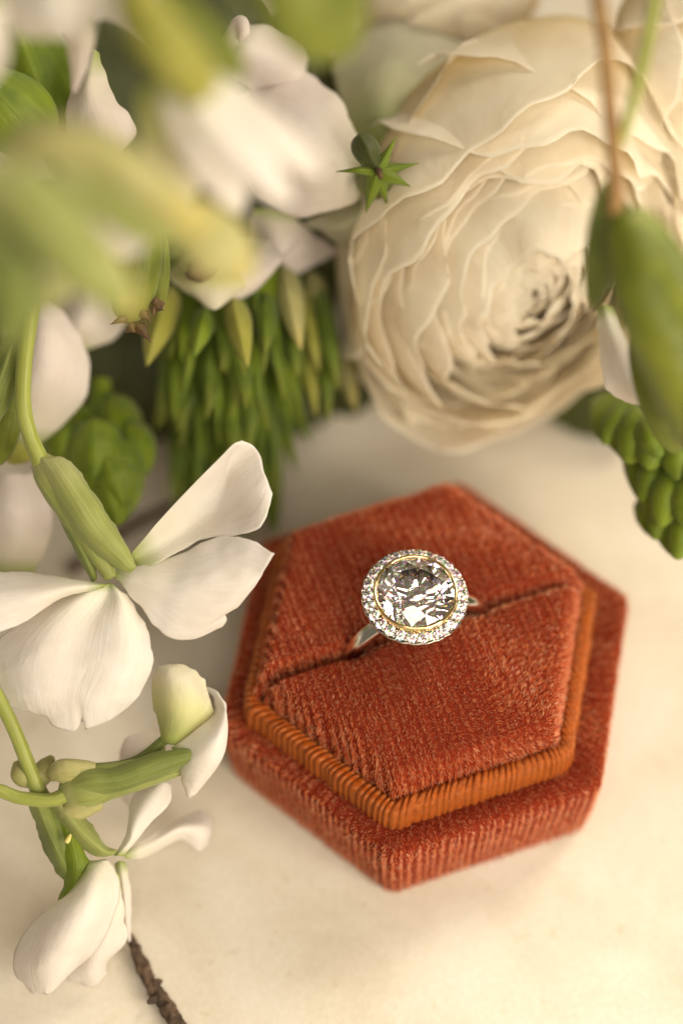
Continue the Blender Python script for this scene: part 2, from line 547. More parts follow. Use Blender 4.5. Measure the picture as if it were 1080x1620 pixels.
def grid_quads(nv, nu):
    idx = np.arange(nv * nu).reshape(nv, nu)
    return np.stack([idx[:-1, :-1], idx[:-1, 1:], idx[1:, 1:], idx[1:, :-1]], -1).reshape(-1, 4)


def sample(V, Q, density):
    """points and normals spread over quads"""
    a, b, c, d = (V[Q[:, i]] for i in range(4))
    n = np.cross(c - a, d - b)
    ar = np.linalg.norm(n, axis=1) / 2
    cnt = int(ar.sum() * density)
    pick = rng.choice(len(Q), cnt, p=ar / ar.sum())
    s, t_ = rng.random(cnt)[:, None], rng.random(cnt)[:, None]
    P = (a[pick] * (1 - s) + b[pick] * s) * (1 - t_) + (d[pick] * (1 - s) + c[pick] * s) * t_
    return P, nrm(n[pick])


def fibres(P, Nn, lean, length, width=0.06, jit=0.28, base=0):
    """short bent pile hairs: verts, quads, tris, uv"""
    n = len(P)
    D = nrm(Nn + lean + rng.normal(size=(n, 3)) * jit)
    D2 = nrm(D + lean * 0.7 + rng.normal(size=(n, 3)) * jit)
    L = (length * (0.65 + 0.6 * rng.random(n)))[:, None]
    W = nrm(np.cross(D, rng.normal(size=(n, 3)))) * width / 2
    p0 = P - Nn * 0.05
    p1 = p0 + D * L * 0.55
    p2 = p1 + D2 * L * 0.45
    V = np.stack([p0 - W, p0 + W, p1 + W * 0.85, p1 - W * 0.85, p2], 1).reshape(-1, 3)
    i = (np.arange(n) * 5 + base)[:, None]
    q = np.concatenate([i, i + 1, i + 2, i + 3], 1)
    t_ = np.concatenate([i + 3, i + 2, i + 4], 1)
    ru = rng.random(n)
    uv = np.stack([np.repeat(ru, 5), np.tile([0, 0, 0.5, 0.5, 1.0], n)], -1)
    return V, q, t_, uv


def furry(name, V, Q, parent, density, lean_fn, length, mask=None, width=0.06, jit=0.28):
    P, Nn = sample(V, Q, density)
    if mask is not None:
        k = mask(P, Nn)
        P, Nn = P[k], Nn[k]
    lean, scale = lean_fn(P, Nn)
    fv, fq, ft, fuv = fibres(P, Nn, lean, length * scale, width, jit, len(V))
    allV = np.concatenate([V, fv])
    uv = np.concatenate([np.zeros((len(V), 2)), fuv])
    quads = np.concatenate([Q, fq])
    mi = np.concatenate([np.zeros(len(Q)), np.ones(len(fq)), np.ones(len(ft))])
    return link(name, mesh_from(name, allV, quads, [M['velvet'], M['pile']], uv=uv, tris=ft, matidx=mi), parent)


box = thing('ring_box', 'open hexagonal ring box in rust orange velvet with ribbed orange collar', 'ring box', (0, 0, 0))
AP = 22.95            # apothem of the outer wall at the ledge
lv = [(AP - 6, 1.5, 0.1), (AP - 1.9, 1.8, 0.1), (AP - 1.35, 2.0, 0.4), (AP - 1.15, 2.0, 1.2), (AP - 0.8, 2.0, 4.0), (AP - 0.4, 2.0, 8.0), (AP, 2.0, 12.2), (AP + 0.02, 2.0, 13.4),
      (AP - 0.18, 1.9, 13.9), (AP - 0.6, 1.8, 14.1), (AP - 1.6, 1.8, 14.0), (AP - 4.2, 1.6, 13.8), (AP - 4.3, 1.6, 5.0), (AP - 12, 1.0, 4.0), (0.6, 0.2, 4.0)]
G = loft(lv)
# slight hand-made unevenness
G[1:12, :, :2] *= 1 + 0.004 * wob(G[1:12], 3, 0.35)[..., None]
Vb = G.reshape(-1, 3)
Qb = grid_quads(*G.shape[:2])


def row_mod(s, pitch, seed):
    """woven rows: 1 on the row, low between"""
    s = s + 0.16 * np.sin(s * 1.7 + seed)
    return 0.5 + 0.5 * np.cos(2 * np.pi * s / pitch)


def tufts(s_, t_, pitch, seed):
    """probability of a hair: rows of uneven tufts"""
    r_ = row_mod(s_, pitch, seed)
    k = np.floor(s_ / pitch)
    return (0.22 + 0.78 * r_ ** 1.5) * (0.72 + 0.28 * np.sin(2 * np.pi * t_ / 0.75 + 2.4 * np.sin(k * 12.9898) * 3))


def base_lean(P, Nn):
    ang = np.arctan2(P[:, 1], P[:, 0])
    tang = np.stack([-np.sin(ang), np.cos(ang), 0 * ang], -1)
    outw = np.stack([np.cos(ang), np.sin(ang), 0 * ang], -1)
    s = ang * 24
    rows = row_mod(s, 0.95, 1.0)
    n = wob(P, 11, 0.45)
    side = np.sin(2 * np.pi * s / 0.95)
    wall = (np.abs(Nn[:, 2]) < 0.6)
    lean = np.where(wall[:, None], np.array([0, 0, -0.9]) + np.array([0, 0, 0.5]) * n[:, None] - tang * (0.45 * side + 0.3 * n)[:, None], outw * (0.9 + 0.3 * n)[:, None] + tang * (0.5 * n + 0.35 * side)[:, None])
    return lean, (0.55 + 0.5 * rows + 0.15 * n) * np.where(wall, 0.72, 1.0)


def bm_mask(P, Nn):
    rr = np.hypot(P[:, 0], P[:, 1])
    keep = (P[:, 2] > 0.25) & (rr > AP - 4.6) & (P[:, 2] < 15) & ~((Nn[:, 2] < 0.5) & (rr < AP - 2.6))
    ang = np.arctan2(P[:, 1], P[:, 0])
    return keep & (rng.random(len(P)) < tufts(ang * 24, P[:, 2] + rr, 0.95, 1.0))


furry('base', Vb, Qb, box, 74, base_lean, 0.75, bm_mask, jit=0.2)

# ribbed collar: ribbon-wrapped board, ribs are real ridges
CA = AP - 3.2
CH = 4.3
INNER = np.array([-0.75, -0.35, 0.0])   # the inner box sits a little off centre
prof = [(0, 13.6), (0.02, 15.0), (0.0, 16.5), (0.0, 14 + CH - 1.2), (-0.12, 14 + CH - 0.6), (-0.42, 14 + CH - 0.15), (-0.9, 14 + CH), (-1.4, 14 + CH - 0.1), (-1.75, 14 + CH - 0.5), (-1.9, 14 + CH - 1.3), (-1.95, 14 + CH - 4)]
prof = catmull(np.array(prof), 30)
pc, nc = hexring(CA, 2.2, 8, 40)
pc = np.concatenate([pc, pc[:1]])
per = np.concatenate([[0], np.cumsum(np.linalg.norm(np.diff(pc, axis=0), axis=1))])
NR = 158
ns = NR * 9
ss = np.linspace(0, per[-1], ns + 1)
Gc = np.zeros((len(prof), ns + 1, 3))
tw = np.gradient(prof, axis=0)
pn = nrm(np.stack([tw[:, 1], -tw[:, 0]], -1))
phase = NR * ss / per[-1] + 0.42 * np.sin(ss * 0.23) + 0.22 * np.sin(ss * 0.83 + 1) + 0.12 * np.sin(ss * 2.3)
phase = phase * (NR / phase[-1])
for i, (off, z) in enumerate(prof):
    p, n = hexring(CA + off, max(2.2 + off, 0.3), 8, 40)
    p = np.concatenate([p, p[:1]])
    n = np.concatenate([n, n[:1]])
    pr = np.concatenate([[0], np.cumsum(np.linalg.norm(np.diff(p, axis=0), axis=1))])
    x = ss * pr[-1] / per[-1]
    q = np.stack([np.interp(x, pr, p[:, k]) for k in range(2)], -1)
    qn = nrm(np.stack([np.interp(x, pr, n[:, k]) for k in range(2)], -1))
    rib = np.abs(np.sin(np.pi * (phase + 0.06 * np.sin(i * 0.25 + ss * 0.3)))) ** 0.62
    amp = (0.34 + 0.08 * np.sin(ss * 1.37)) * rib - 0.17 + 0.07 * np.sin(ss * 0.31) * np.sin(i * 0.25) + 0.04 * np.sin(ss * 1.9 + 1)
    Gc[i, :, :2] = q + qn * (amp * pn[i, 0])[:, None] + INNER[:2]
    Gc[i, :, 2] = z + amp * pn[i, 1]
uu, vv = np.meshgrid(np.linspace(0, 1, ns + 1), np.linspace(0, 1, len(prof)))
link('ribbed_collar', mesh_from('ribbed_collar', Gc.reshape(-1, 3), grid_quads(*Gc.shape[:2]), M['ribbon'], uv=np.stack([uu.ravel(), vv.ravel()], -1)), box)

# two cushion pads with the ring slot between them
HI = CA - 1.75                     # apothem of the space inside the collar
RI = HI / math.cos(math.pi / 6)
HI0, RI0 = HI, RI
PADZ = 23.2


def pad(sign):
    HI, RI = (HI0 + 0.95, RI0 + 0.95) if sign > 0 else (HI0, RI0)
    nq, np_ = 44, 96
    V = np.zeros((nq, np_, 3))
    q0 = 0.18
    for i, tq in enumerate(np.linspace(0, 1, nq)):
        tq = 0.5 - 0.5 * math.cos(math.pi * tq)
        q = q0 + (HI - 0.15 - q0) * tq
        hw = RI - 0.35 - q * math.tan(math.pi / 6)
        p = hw * np.sin(np.linspace(-1, 1, np_) * np.pi / 2)
        dq0 = np.full(np_, q - q0)
        dq1 = np.full(np_, HI - 0.15 - q)
        c, s_ = math.cos(math.pi / 6), math.sin(math.pi / 6)
        dl = (RI - 0.35 - np.abs(p)) * c - q * s_
        ro, rs = 1.7, 1.3

        def drop(d, r, depth):
            x = np.clip(1 - d / r, 0, 1)
            return depth * (1 - np.sqrt(np.maximum(1 - x ** 2, 0)))
        z = PADZ - np.maximum(drop(dq1, ro, 5.6), drop(dl, ro, 5.6)) - drop(dq0, rs, 4.5)
        z += 0.9 * np.clip(np.minimum(dl, dq1) / HI, 0, 1) ** 0.7
        # the band presses the slot open
        for pb in (-8.6, 7.2):
            z -= 1.5 * np.exp(-((p - pb) / 1.9) ** 2 - (dq0 / 1.3) ** 2)
        z += -0.2 if sign > 0 else -1.3 * (q / HI) ** 1.5
        xy = p[:, None] * E1 + sign * q * E2 + INNER
        V[i] = xy
        V[i, :, 2] = z
    V[..., 2] += 0.12 * wob(V, 20 + sign, 0.5)
    Vf = V.reshape(-1, 3)
    Q = grid_quads(nq, np_)
    if sign < 0:
        Q = Q[:, ::-1]
    if True:
        a, b, c, d = (Vf[Q[:, i]] for i in range(4))
        nz = np.cross(c - a, d - b)[:, 2].sum()
        if nz < 0:
            Q = Q[:, ::-1]

    def lean(P, Nn):
        s = P @ E1
        ph = s + 0.10 * wob(P, 31, 0.9)
        rows = row_mod(ph, 0.86, sign)
        side = np.sin(2 * np.pi * ph / 0.86)
        n = wob(P, 41 + sign, 0.22)
        n2 = wob(P, 51 + sign, 0.8)
        px = (P - INNER) @ E1 / RI
        nap = np.clip(0.75 - 1.5 * px + 0.9 * n, -0.9, 1.5)      # brushed towards the front on one side, back on the other
        ld = np.array([0.0, -1.0, 0.0]) * nap[:, None] + E1 * (0.45 * side + 0.5 * n2 + 0.2)[:, None]
        return ld, 0.55 + 0.55 * rows + 0.18 * n2

    def keep(P, Nn):
        return rng.random(len(P)) < tufts(P @ E1 + 0.10 * wob(P, 31, 0.9), P @ E2 + 0.2 * wob(P, 33, 0.7), 0.86, sign)
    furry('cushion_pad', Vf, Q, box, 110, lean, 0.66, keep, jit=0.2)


pad(1)
pad(-1)

# ------------------------------------------------------------------ diamond ring
HZ = 30.6                                   # halo height
hc = Z(656, 943, HZ)                        # halo centre
ring = thing('diamond_ring', 'white gold halo ring with round brilliant in yellow gold bezel, standing in box slot', 'ring', (hc[0], hc[1], 9.4))
TILT = nrm(np.array([0.0, 0.0, 1.0]) + 0.06 * E2 * -1 + 0.03 * E1)
HX = nrm(E1 - TILT * (E1 @ TILT))
HY = np.cross(TILT, HX)


def hp(x, y, z):
    return hc + HX * x + HY * y + TILT * z


def lathe(name, prof, mat, parent, n=96, part=None, smooth=True, scal=None):
    ang = np.linspace(0, 2 * np.pi, n + 1)
    G = np.zeros((len(prof), n + 1, 3))
    for i, (r, z) in enumerate(prof):
        rr = r if scal is None else r + scal(ang, r)
        G[i] = hc + np.outer(rr * np.cos(ang), HX) + np.outer(rr * np.sin(ang), HY) + TILT * z
    me = mesh_from(name, G.reshape(-1, 3), grid_quads(*G.shape[:2]), mat, smooth=smooth)
    return sub(name, me, part) if part is not None else link(name, me, parent)


# band
RC = np.array([hc[0], hc[1], 18.6]) + 0.6 * E1
ang = np.linspace(math.radians(58), math.radians(58) + math.radians(360 - 64), 120) + math.radians(0)
ang = np.linspace(math.radians(90), math.radians(450), 161)
nb = 16
Gb = np.zeros((len(ang), nb + 1, 3))
for i, a in enumerate(ang):
    rad = E1 * math.cos(a) + np.array([0, 0, 1]) * math.sin(a)
    up = max(0, math.sin(a))
    hw = 1.15 - 0.15 * up
    ht = 0.85 - 0.05 * up
    for j, b in enumerate(np.linspace(0, 2 * np.pi, nb + 1)):
        cb, sb = math.cos(b), math.sin(b)
        cx = math.copysign(abs(cb) ** 0.8, cb)
        sx = math.copysign(abs(sb) ** 0.8, sb)
        Gb[i, j] = RC + rad * (9.1 + ht * cx) + E2 * hw * sx
link('band', mesh_from('band', Gb.reshape(-1, 3), grid_quads(*Gb.shape[:2]), M['white_gold']), ring)
# gallery under the halo
lathe('gallery', [(1.2, -3.2), (2.0, -3.0), (3.6, -1.9), (4.9, -1.0), (5.2, -0.7), (4.6, -0.7), (3.2, -1.7), (1.2, -2.7)], M['white_gold'], ring)
NS = 26
scal = lambda a, r: np.where(r > 6.0, 0.10 * np.abs(np.cos(NS / 2 * a)), 0) * np.ones_like(a)
halo = lathe('halo', [(4.85, -0.9), (5.9, -0.95), (6.12, -0.7), (6.2, -0.3), (6.17, -0.12), (6.10, -0.06), (6.02, -0.5), (5.05, -0.5), (5.0, -0.05), (4.85, -0.05), (4.85, -0.9)], M['dark_gold'], ring, n=NS * 8, scal=scal)


def brilliant(R):
    tb_, cr, gd, pv = 0.56, 0.155, 0.025, 0.43
    h = cr * 2 * R
    V, Fc = [], []
    A = [math.radians(22.5 * k) for k in range(16)]

    def P(r, a, z):
        V.append((r * R * math.cos(a), r * R * math.sin(a), z))
        return len(V) - 1
    T = [P(tb_, A[2 * k], h) for k in range(8)]
    rs = 0.775
    hs = h * (1 - rs * math.cos(A[1])) / (1 - tb_)
    Sx = [P(rs, A[2 * k + 1], hs) for k in range(8)]
    Gu = [P(1, A[k], 0) for k in range(16)]
    Gl = [P(1, A[k], -gd * 2 * R) for k in range(16)]
    rl = 0.24
    p = pv * 2 * R
    zl = -gd * 2 * R - p * (1 - rl * math.cos(A[1]))
    Lw = [P(rl, A[2 * k + 1], zl) for k in range(8)]
    cu = P(0, 0, -gd * 2 * R - p)
    Fc.append(T)
    for k in range(8):
        k1 = (k + 1) % 8
        Fc.append([T[k], Sx[k], T[k1]][::1])
        Fc.append([T[k], Sx[k - 1], Gu[2 * k], Sx[k]])
        Fc.append([Sx[k], Gu[2 * k], Gu[2 * k + 1]])
        Fc.append([Sx[k], Gu[2 * k + 1], Gu[(2 * k + 2) % 16]])
        Fc.append([cu, Lw[k], Gl[2 * k], Lw[k - 1]])
        Fc.append([Lw[k], Gl[2 * k + 1], Gl[2 * k]])
        Fc.append([Lw[k], Gl[(2 * k + 2) % 16], Gl[2 * k + 1]])
    for k in range(16):
        k1 = (k + 1) % 16
        Fc.append([Gu[k], Gl[k], Gl[k1], Gu[k1]])
    me = bpy.data.meshes.new('brilliant')
    me.from_pydata([Vector(v) * S for v in V], [], Fc)
    import bmesh
    b = bmesh.new()
    b.from_mesh(me)
    bmesh.ops.recalc_face_normals(b, faces=b.faces)
    b.to_mesh(me)
    b.free()
    me.materials.append(M['diamond'])
    return me


from mathutils import Matrix


def frame(o, p, spin, scale=1.0, tilt=None):
    """matrix in ring space"""
    zc = TILT if tilt is None else nrm(tilt)
    xc = nrm(HX - zc * (HX @ zc))
    yc = np.cross(zc, xc)
    xr = xc * math.cos(spin) + yc * math.sin(spin)
    yr = np.cross(zc, xr)
    m = Matrix(((xr[0], yr[0], zc[0], 0), (xr[1], yr[1], zc[1], 0), (xr[2], yr[2], zc[2], 0), (0, 0, 0, 1)))
    o.matrix_local = Matrix.Translation(Vector(p) * S - ORIGIN[ring.name]) @ m @ Matrix.Scale(scale, 4)


# centre stone and bezel
SR = 4.58
cs = bpy.data.objects.new('centre_diamond', brilliant(SR))
col.objects.link(cs)
cs.parent = ring
frame(cs, hp(0, 0, 1.0), 0.33)
lathe('bezel', [(4.35, -0.8), (4.84, -0.8), (4.93, 0.3), (4.95, 0.98), (4.90, 1.15), (4.74, 1.23), (4.58, 1.17), (4.50, 1.05), (4.56, 0.9), (4.35, 0.4), (3.2, -0.9), (4.35, -0.8)], M['gold'], ring, n=128)

small = brilliant(0.67)
bead_v = []
import bmesh
b = bmesh.new()
bmesh.ops.create_icosphere(b, subdivisions=2, radius=0.14 * S)
bead = bpy.data.meshes.new('prong')
b.to_mesh(bead)
b.free()
for p in bead.polygons:
    p.use_smooth = True
bead.materials.append(M['white_gold'])
for k in range(NS):
    a = 2 * math.pi * (k + 0.5) / NS + 0.05
    o = bpy.data.objects.new('halo_diamond', small)
    col.objects.link(o)
    o.parent = halo
    rad = HX * math.cos(a) + HY * math.sin(a)
    zc = nrm(TILT + rad * 0.12 + rng.normal(size=3) * 0.05)
    xc = nrm(HX - zc * (HX @ zc))
    yc = np.cross(zc, xc)
    sp = rng.uniform(0, 6)
    xr = xc * math.cos(sp) + yc * math.sin(sp)
    yr = np.cross(zc, xr)
    m = Matrix(((xr[0], yr[0], zc[0], 0), (xr[1], yr[1], zc[1], 0), (xr[2], yr[2], zc[2], 0), (0, 0, 0, 1)))
    o.matrix_local = Matrix.Translation(Vector(hp(5.52 * math.cos(a), 5.52 * math.sin(a), 0.16)) * S) @ m
    a2 = 2 * math.pi * k / NS + 0.05
    for rr in (5.98, 5.12):
        q = bpy.data.objects.new('prong', bead)
        col.objects.link(q)
        q.parent = halo
        q.matrix_local = Matrix.Translation(Vector(hp(rr * math.cos(a2), rr * math.sin(a2), 0.16)) * S)

# ------------------------------------------------------------------ flowers: sprig beside the box
STOCK = 'white stock florets beside the ring box'
f1 = thing('stock_floret', 'large open white floret with pale green calyx, wing petal touching the box rim', 'flower', Z(120, 900, 0), STOCK)
tube('stem', [F(62, 430, -6), F(46, 512, -4), F(38, 587, -2), F(38, 646, -1), F(49, 692, 0), F(66, 732, 0.3)], [1.05, 1.0, 0.95, 0.95, 0.95, 1.1], M['stem'], f1, ns=18, nseg=60, lump=0.03)
tube('calyx_tube', [F(60, 722, 0.8), F(82, 752, 0.8), F(115, 800, 1.2), F(150, 860, 1.6), F(176, 915, 1.2)], [1.0, 2.1, 2.2, 1.7, 0.7], M['sepal'], f1, ns=22, nseg=40, lump=0.08, lf=1.2)
sheet('sepal', [[(50, 738, 0.6), (62, 726, -0.6), (78, 724, -1.0), (96, 722, -0.6), (112, 730, 0.8)],
                [(66, 768, 0.4), (84, 758, -1.8), (100, 752, -2.3), (118, 748, -1.5), (132, 758, 0.6)],
                [(96, 812, 0.2), (112, 802, -2.0), (128, 794, -2.5), (145, 788, -1.6), (158, 796, 0.6)],
                [(130, 858, 0.4), (143, 848, -1.6), (158, 838, -2.0), (172, 832, -1.2), (184, 836, 0.6)],
                [(168, 890, 0.2), (178, 880, -1.2), (188, 872, -1.4), (196, 866, -0.8), (203, 868, 0.4)],
                [(204, 908, -0.2), (208, 905, -0.6), (211, 902, -0.6), (213, 899, -0.4), (215, 897, -0.2)]], M['sepal'], f1, th=0.3, ruffle=0.10, freq=0.9)
sheet('sepal', [[(56, 742, 2.2), (66, 752, 0.4), (76, 762, 0.6)], [(74, 780, 2.2), (86, 796, 0.2), (100, 810, 0.8)], [(98, 830, 2.2), (112, 842, 0.6), (126, 850, 1.2)],
                [(122, 878, 2.4), (134, 884, 1.0), (146, 884, 1.6)], [(146, 920, 2.2), (150, 920, 1.8), (154, 916, 1.8)]], M['sepal_deep'], f1, th=0.3)
sheet('petal', [[(206, 878, 1.4), (210, 890, 2.0), (217, 911, 0.6)], [(258, 817, 0.0), (268, 848, 2.4), (284, 872, 1.6)], [(310, 762, -1.6), (332, 806, 3.6), (326, 852, 1.2)],
                [(350, 722, -2.8), (354, 776, 3.4), (372, 848, -0.6)], [(370, 702, -3.0), (368, 742, 1.8), (414, 832, -2.2)], [(384, 695, -1.4), (408, 715, -0.6), (430, 782, -0.6)]], M['white'], f1, seed=3, ruffle=0.25)
sheet('petal', [[(181, 905, 1.2), (180, 909, 1.0), (179, 913, 1.2)], [(233, 890, 1.6), (222, 918, -0.2), (204, 940, 0.6)], [(288, 876, 1.8), (272, 930, -1.0), (228, 968, 0.6)],
                [(334, 852, 0.6), (325, 928, -1.6), (258, 1004, 0.8)], [(390, 851, -1.6), (374, 932, -1.6), (300, 1012, 1.2)], [(433, 877, -3.0), (404, 926, -1.2), (352, 992, 1.6)]], M['white'], f1, seed=4, ruffle=0.22, nu=56, notch=((0.86, 0.06, 0.05),))
sheet('petal', [[(165, 925, 0.6), (170, 923, 0.4), (174, 922, 0.3), (176, 922, 0.3), (178, 923, 0.6)], [(95, 948, 0.8), (130, 945, -0.8), (165, 948, 0.2), (190, 945, -0.6), (206, 950, 0.8)],
                [(30, 985, 1.0), (85, 990, -1.4), (140, 992, -0.9), (195, 990, -1.4), (236, 1000, 0.8)], [(-25, 1040, 1.2), (50, 1045, -2.2), (125, 1050, -2.0), (195, 1048, -2.0), (242, 1047, 0.2)],
                [(-18, 1085, 0.8), (45, 1100, -1.8), (110, 1105, -1.8), (175, 1100, -1.6), (224, 1095, 0.6)], [(12, 1114, 0.4), (55, 1134, 0.0), (115, 1157, -0.2), (165, 1145, 0.2), (202, 1120, 0.8)]], M['white'], f1, seed=5, nu=64, nv=56, ruffle=0.22, notch=((0.56, 0.08, 0.018), (0.30, 0.02, 0.05)))
sheet('petal', [[(168, 924, -0.4), (166, 926, -0.6), (163, 930, -0.4)], [(104, 912, 0.0), (112, 930, -2.2), (97, 948, -1.0)], [(50, 905, 0.6), (52, 940, -3.2), (42, 982, -2.2)],
                [(0, 903, 0.8), (-5, 945, -3.4), (-10, 1002, -3.0)], [(-50, 905, 1.0), (-50, 950, -2.6), (-50, 1000, -2.6)]], M['white'], f1, seed=6)

f3 = thing('stock_floret', 'sideways white floret with long ribbed green calyx and curled petals', 'flower', Z(200, 1290, 0), STOCK)
tube('stem', [F(-25, 1245, 0), F(0, 1251, 0.2), (F(36, 1263, 0.4)), F(84, 1265, 0.3), F(116, 1250, 0.4)], [0.8, 0.8, 0.8, 0.85, 1.0], M['stem'], f3, ns=16, lump=0.03)
tube('calyx_tube', [F(98, 1256, 1.2), F(112, 1251, 1.0), F(135, 1246, 1.0), (F(175, 1235, 1.2)), F(235, 1218, 1.4), F(300, 1203, 1.4)], [0.9, 2.0, 2.5, 2.1, 1.5, 0.6], M['sepal'], f3, ns=26, lump=0.10, lf=1.2)
tube('calyx_spur', [F(150, 1222, 0.6), F(112, 1220, 0.2), F(92, 1222, 0.6), F(84, 1232, 1.4)], [1.2, 1.5, 1.3, 0.4], M['pale_bud'], f3, ns=18, lump=0.08)
tube('calyx_spur', [F(160, 1266, 1.0), F(126, 1278, 0.8), F(106, 1282, 1.0), F(97, 1274, 1.6)], [1.0, 1.4, 1.2, 0.4], M['pale_bud'], f3, ns=18, lump=0.08)
sheet('sepal', [[(108, 1226, 0.2), (108, 1236, -0.6), (112, 1246, -0.8), (116, 1254, -0.3)], [(134, 1214, 0.0), (140, 1228, -1.7), (146, 1244, -1.9), (152, 1258, -0.5)],
                [(180, 1213, 0.2), (188, 1225, -1.6), (194, 1238, -1.7), (200, 1250, -0.2)], [(244, 1191, 0.2), (250, 1202, -1.2), (255, 1216, -1.2), (258, 1227, 0.2)],
                [(290, 1184, 0.4), (292, 1193, -0.6), (294, 1202, -0.6), (294, 1209, 0.2)], [(309, 1187, 0.2), (311, 1190, 0.1), (312, 1194, 0.1), (310, 1198, 0.2)]], M['sepal_deep'], f3, th=0.3, ruffle=0.1, freq=1.0)
sheet('sepal', [[(118, 1280, 1.4), (122, 1276, 0.2), (126, 1268, -0.2)], [(134, 1284, 1.8), (142, 1276, -0.2), (150, 1264, -0.2)], [(172, 1266, 2.2), (184, 1258, 0.2), (192, 1248, 0.2)],
                [(232, 1246, 2.0), (240, 1238, 0.6), (246, 1228, 0.6)], [(290, 1224, 1.6), (292, 1219, 1.2), (290, 1215, 1.2)]], M['sepal'], f3, th=0.3)
sheet('sepal', [[(116, 1208, 2.0), (122, 1214, 1.2), (130, 1220, 1.0)], [(172, 1206, 2.4), (178, 1214, 1.4), (184, 1222, 1.4)], [(216, 1194, 2.8), (224, 1202, 1.8), (230, 1210, 2.0)], [(258, 1162, 2.6), (263, 1166, 2.2), (266, 1176, 2.2)]], M['sepal_deep'], f3, th=0.3)
sheet('petal', [[(254, 1172, 2.4), (262, 1176, 1.8), (272, 1178, 1.6), (284, 1178, 2.2)], [(246, 1128, 3.0), (268, 1140, 0.6), (292, 1148, 0.4), (312, 1152, 2.4)], [(241, 1088, 2.6), (268, 1100, -0.4), (304, 1112, -0.2), (338, 1128, 2.6)],
                [(244, 1066, 1.6), (268, 1070, -0.8), (300, 1080, -0.4), (332, 1102, 2.2)], [(252, 1052, 0.8), (272, 1049, 0.4), (298, 1056, 0.8), (322, 1076, 1.6)]], M['lime_white'], f3, seed=8, ruffle=0.16)
sheet('petal', [[(270, 1184, 1.6), (280, 1192, 1.0), (284, 1204, 0.9), (280, 1216, 1.4)], [(300, 1162, 1.6), (314, 1182, -0.6), (308, 1206, -0.8), (288, 1240, 1.0)], [(336, 1130, 2.8), (344, 1160, -0.8), (332, 1208, -1.0), (299, 1261, 1.2)],
                [(338, 1106, 3.6), (357, 1130, 0.6), (355, 1190, 0.2), (318, 1246, 1.8)], [(326, 1084, 3.4), (346, 1094, 2.2), (357, 1120, 1.6), (357, 1170, 2.6)]], M['white'], f3, seed=9, ruffle=0.15)
sheet('petal', [[(262, 1185, 5.0), (258, 1205, 5.0), (250, 1225, 5.0)], [(246, 1160, 6.0), (228, 1195, 5.0), (225, 1250, 6.0)], [(204, 1164, 7.0), (200, 1210, 6.0), (212, 1284, 7.0)], [(188, 1190, 8.0), (187, 1225, 7.5), (192, 1264, 8.0)]], M['white'], f3, seed=10)

f2 = thing('stock_floret', 'drooping white floret with split green sepals above the dark twig', 'flower', Z(110, 1480, 0), STOCK)
tube('stem', [F(-40, 1040, -1), F(-10, 1090, -0.6), F(20, 1148, 0.4), F(46, 1212, 1.8), F(62, 1256, 2.6)], [0.85, 0.85, 0.85, 0.9, 1.0], M['stem'], f2, ns=16, lump=0.03)
tube('bud', [F(52, 1240, 3.0), F(34, 1226, 2.6), F(26, 1206, 3.4)], [0.7, 1.25, 0.4], M['pale_bud'], f2, ns=16)
tube('bud', [F(58, 1244, 3.4), F(72, 1218, 3.4), F(82, 1198, 4.6)], [0.8, 1.35, 0.4], M['pale_bud'], f2, ns=16)
tube('calyx_tube', [F(56, 1236, 3.0), F(72, 1280, 2.4), F(98, 1330, 2.2), F(120, 1374, 2.0)], [0.8, 1.5, 1.8, 1.0], M['sepal_deep'], f2, ns=18, lump=0.05)
sheet('sepal', [[(44, 1262, 2.0), (56, 1262, 0.8), (70, 1266, 1.4)], [(58, 1306, 2.2), (72, 1304, 0.2), (90, 1300, 0.8)], [(74, 1350, 2.2), (88, 1342, 0.0), (102, 1336, 1.2)], [(92, 1380, 2.0), (102, 1372, 0.8), (108, 1364, 1.4)], [(108, 1392, 1.8), (111, 1390, 1.6), (113, 1386, 1.6)]], M['sepal_deep'], f2, th=0.3)
sheet('sepal', [[(74, 1262, 1.6), (88, 1264, 0.4), (100, 1272, 1.4)], [(94, 1302, 1.4), (112, 1296, -0.4), (134, 1292, 1.6)], [(120, 1334, 1.2), (136, 1324, -0.6), (152, 1318, 1.4)], [(150, 1353, 1.2), (162, 1346, 0.0), (172, 1342, 1.2)], [(176, 1354, 1.0), (181, 1352, 0.8), (184, 1346, 1.0)]], M['sepal'], f2, th=0.3)
sheet('petal_claw', [[(96, 1300, 0.9), (106, 1302, 0.6), (114, 1308, 0.9)], [(100, 1350, 1.0), (118, 1348, 0.2), (136, 1350, 0.8)], [(104, 1392, 1.4), (120, 1388, 0.2), (142, 1374, 0.6)], [(92, 1424, 1.2), (104, 1418, 0.6), (126, 1400, 0.6)]], M['leaf'], f2, th=0.3)
tube('stamen', [F(112, 1320, -0.2), F(108, 1328, -0.6), F(105, 1333, -0.6)], [0.14, 0.3, 0.22], M['pollen'], f2, ns=8, nseg=10, lump=0.06)
sheet('petal', [[(104, 1418, 0.4), (118, 1400, 0.0), (134, 1376, 0.0), (142, 1360, 0.8)], [(84, 1434, 0.4), (114, 1420, -1.6), (148, 1392, -1.8), (172, 1364, 1.0)], [(50, 1462, 0.8), (98, 1452, -2.8), (146, 1430, -2.8), (190, 1402, 1.0)],
                [(24, 1502, 1.2), (80, 1492, -3.2), (130, 1476, -3.0), (182, 1444, 1.2)], [(22, 1540, 1.4), (66, 1530, -2.4), (110, 1514, -2.4), (156, 1500, 1.4)], [(46, 1570, 1.6), (66, 1572, 0.2), (84, 1570, 0.2), (110, 1540, 1.6)]], M['white'], f2, seed=12, ruffle=0.2)
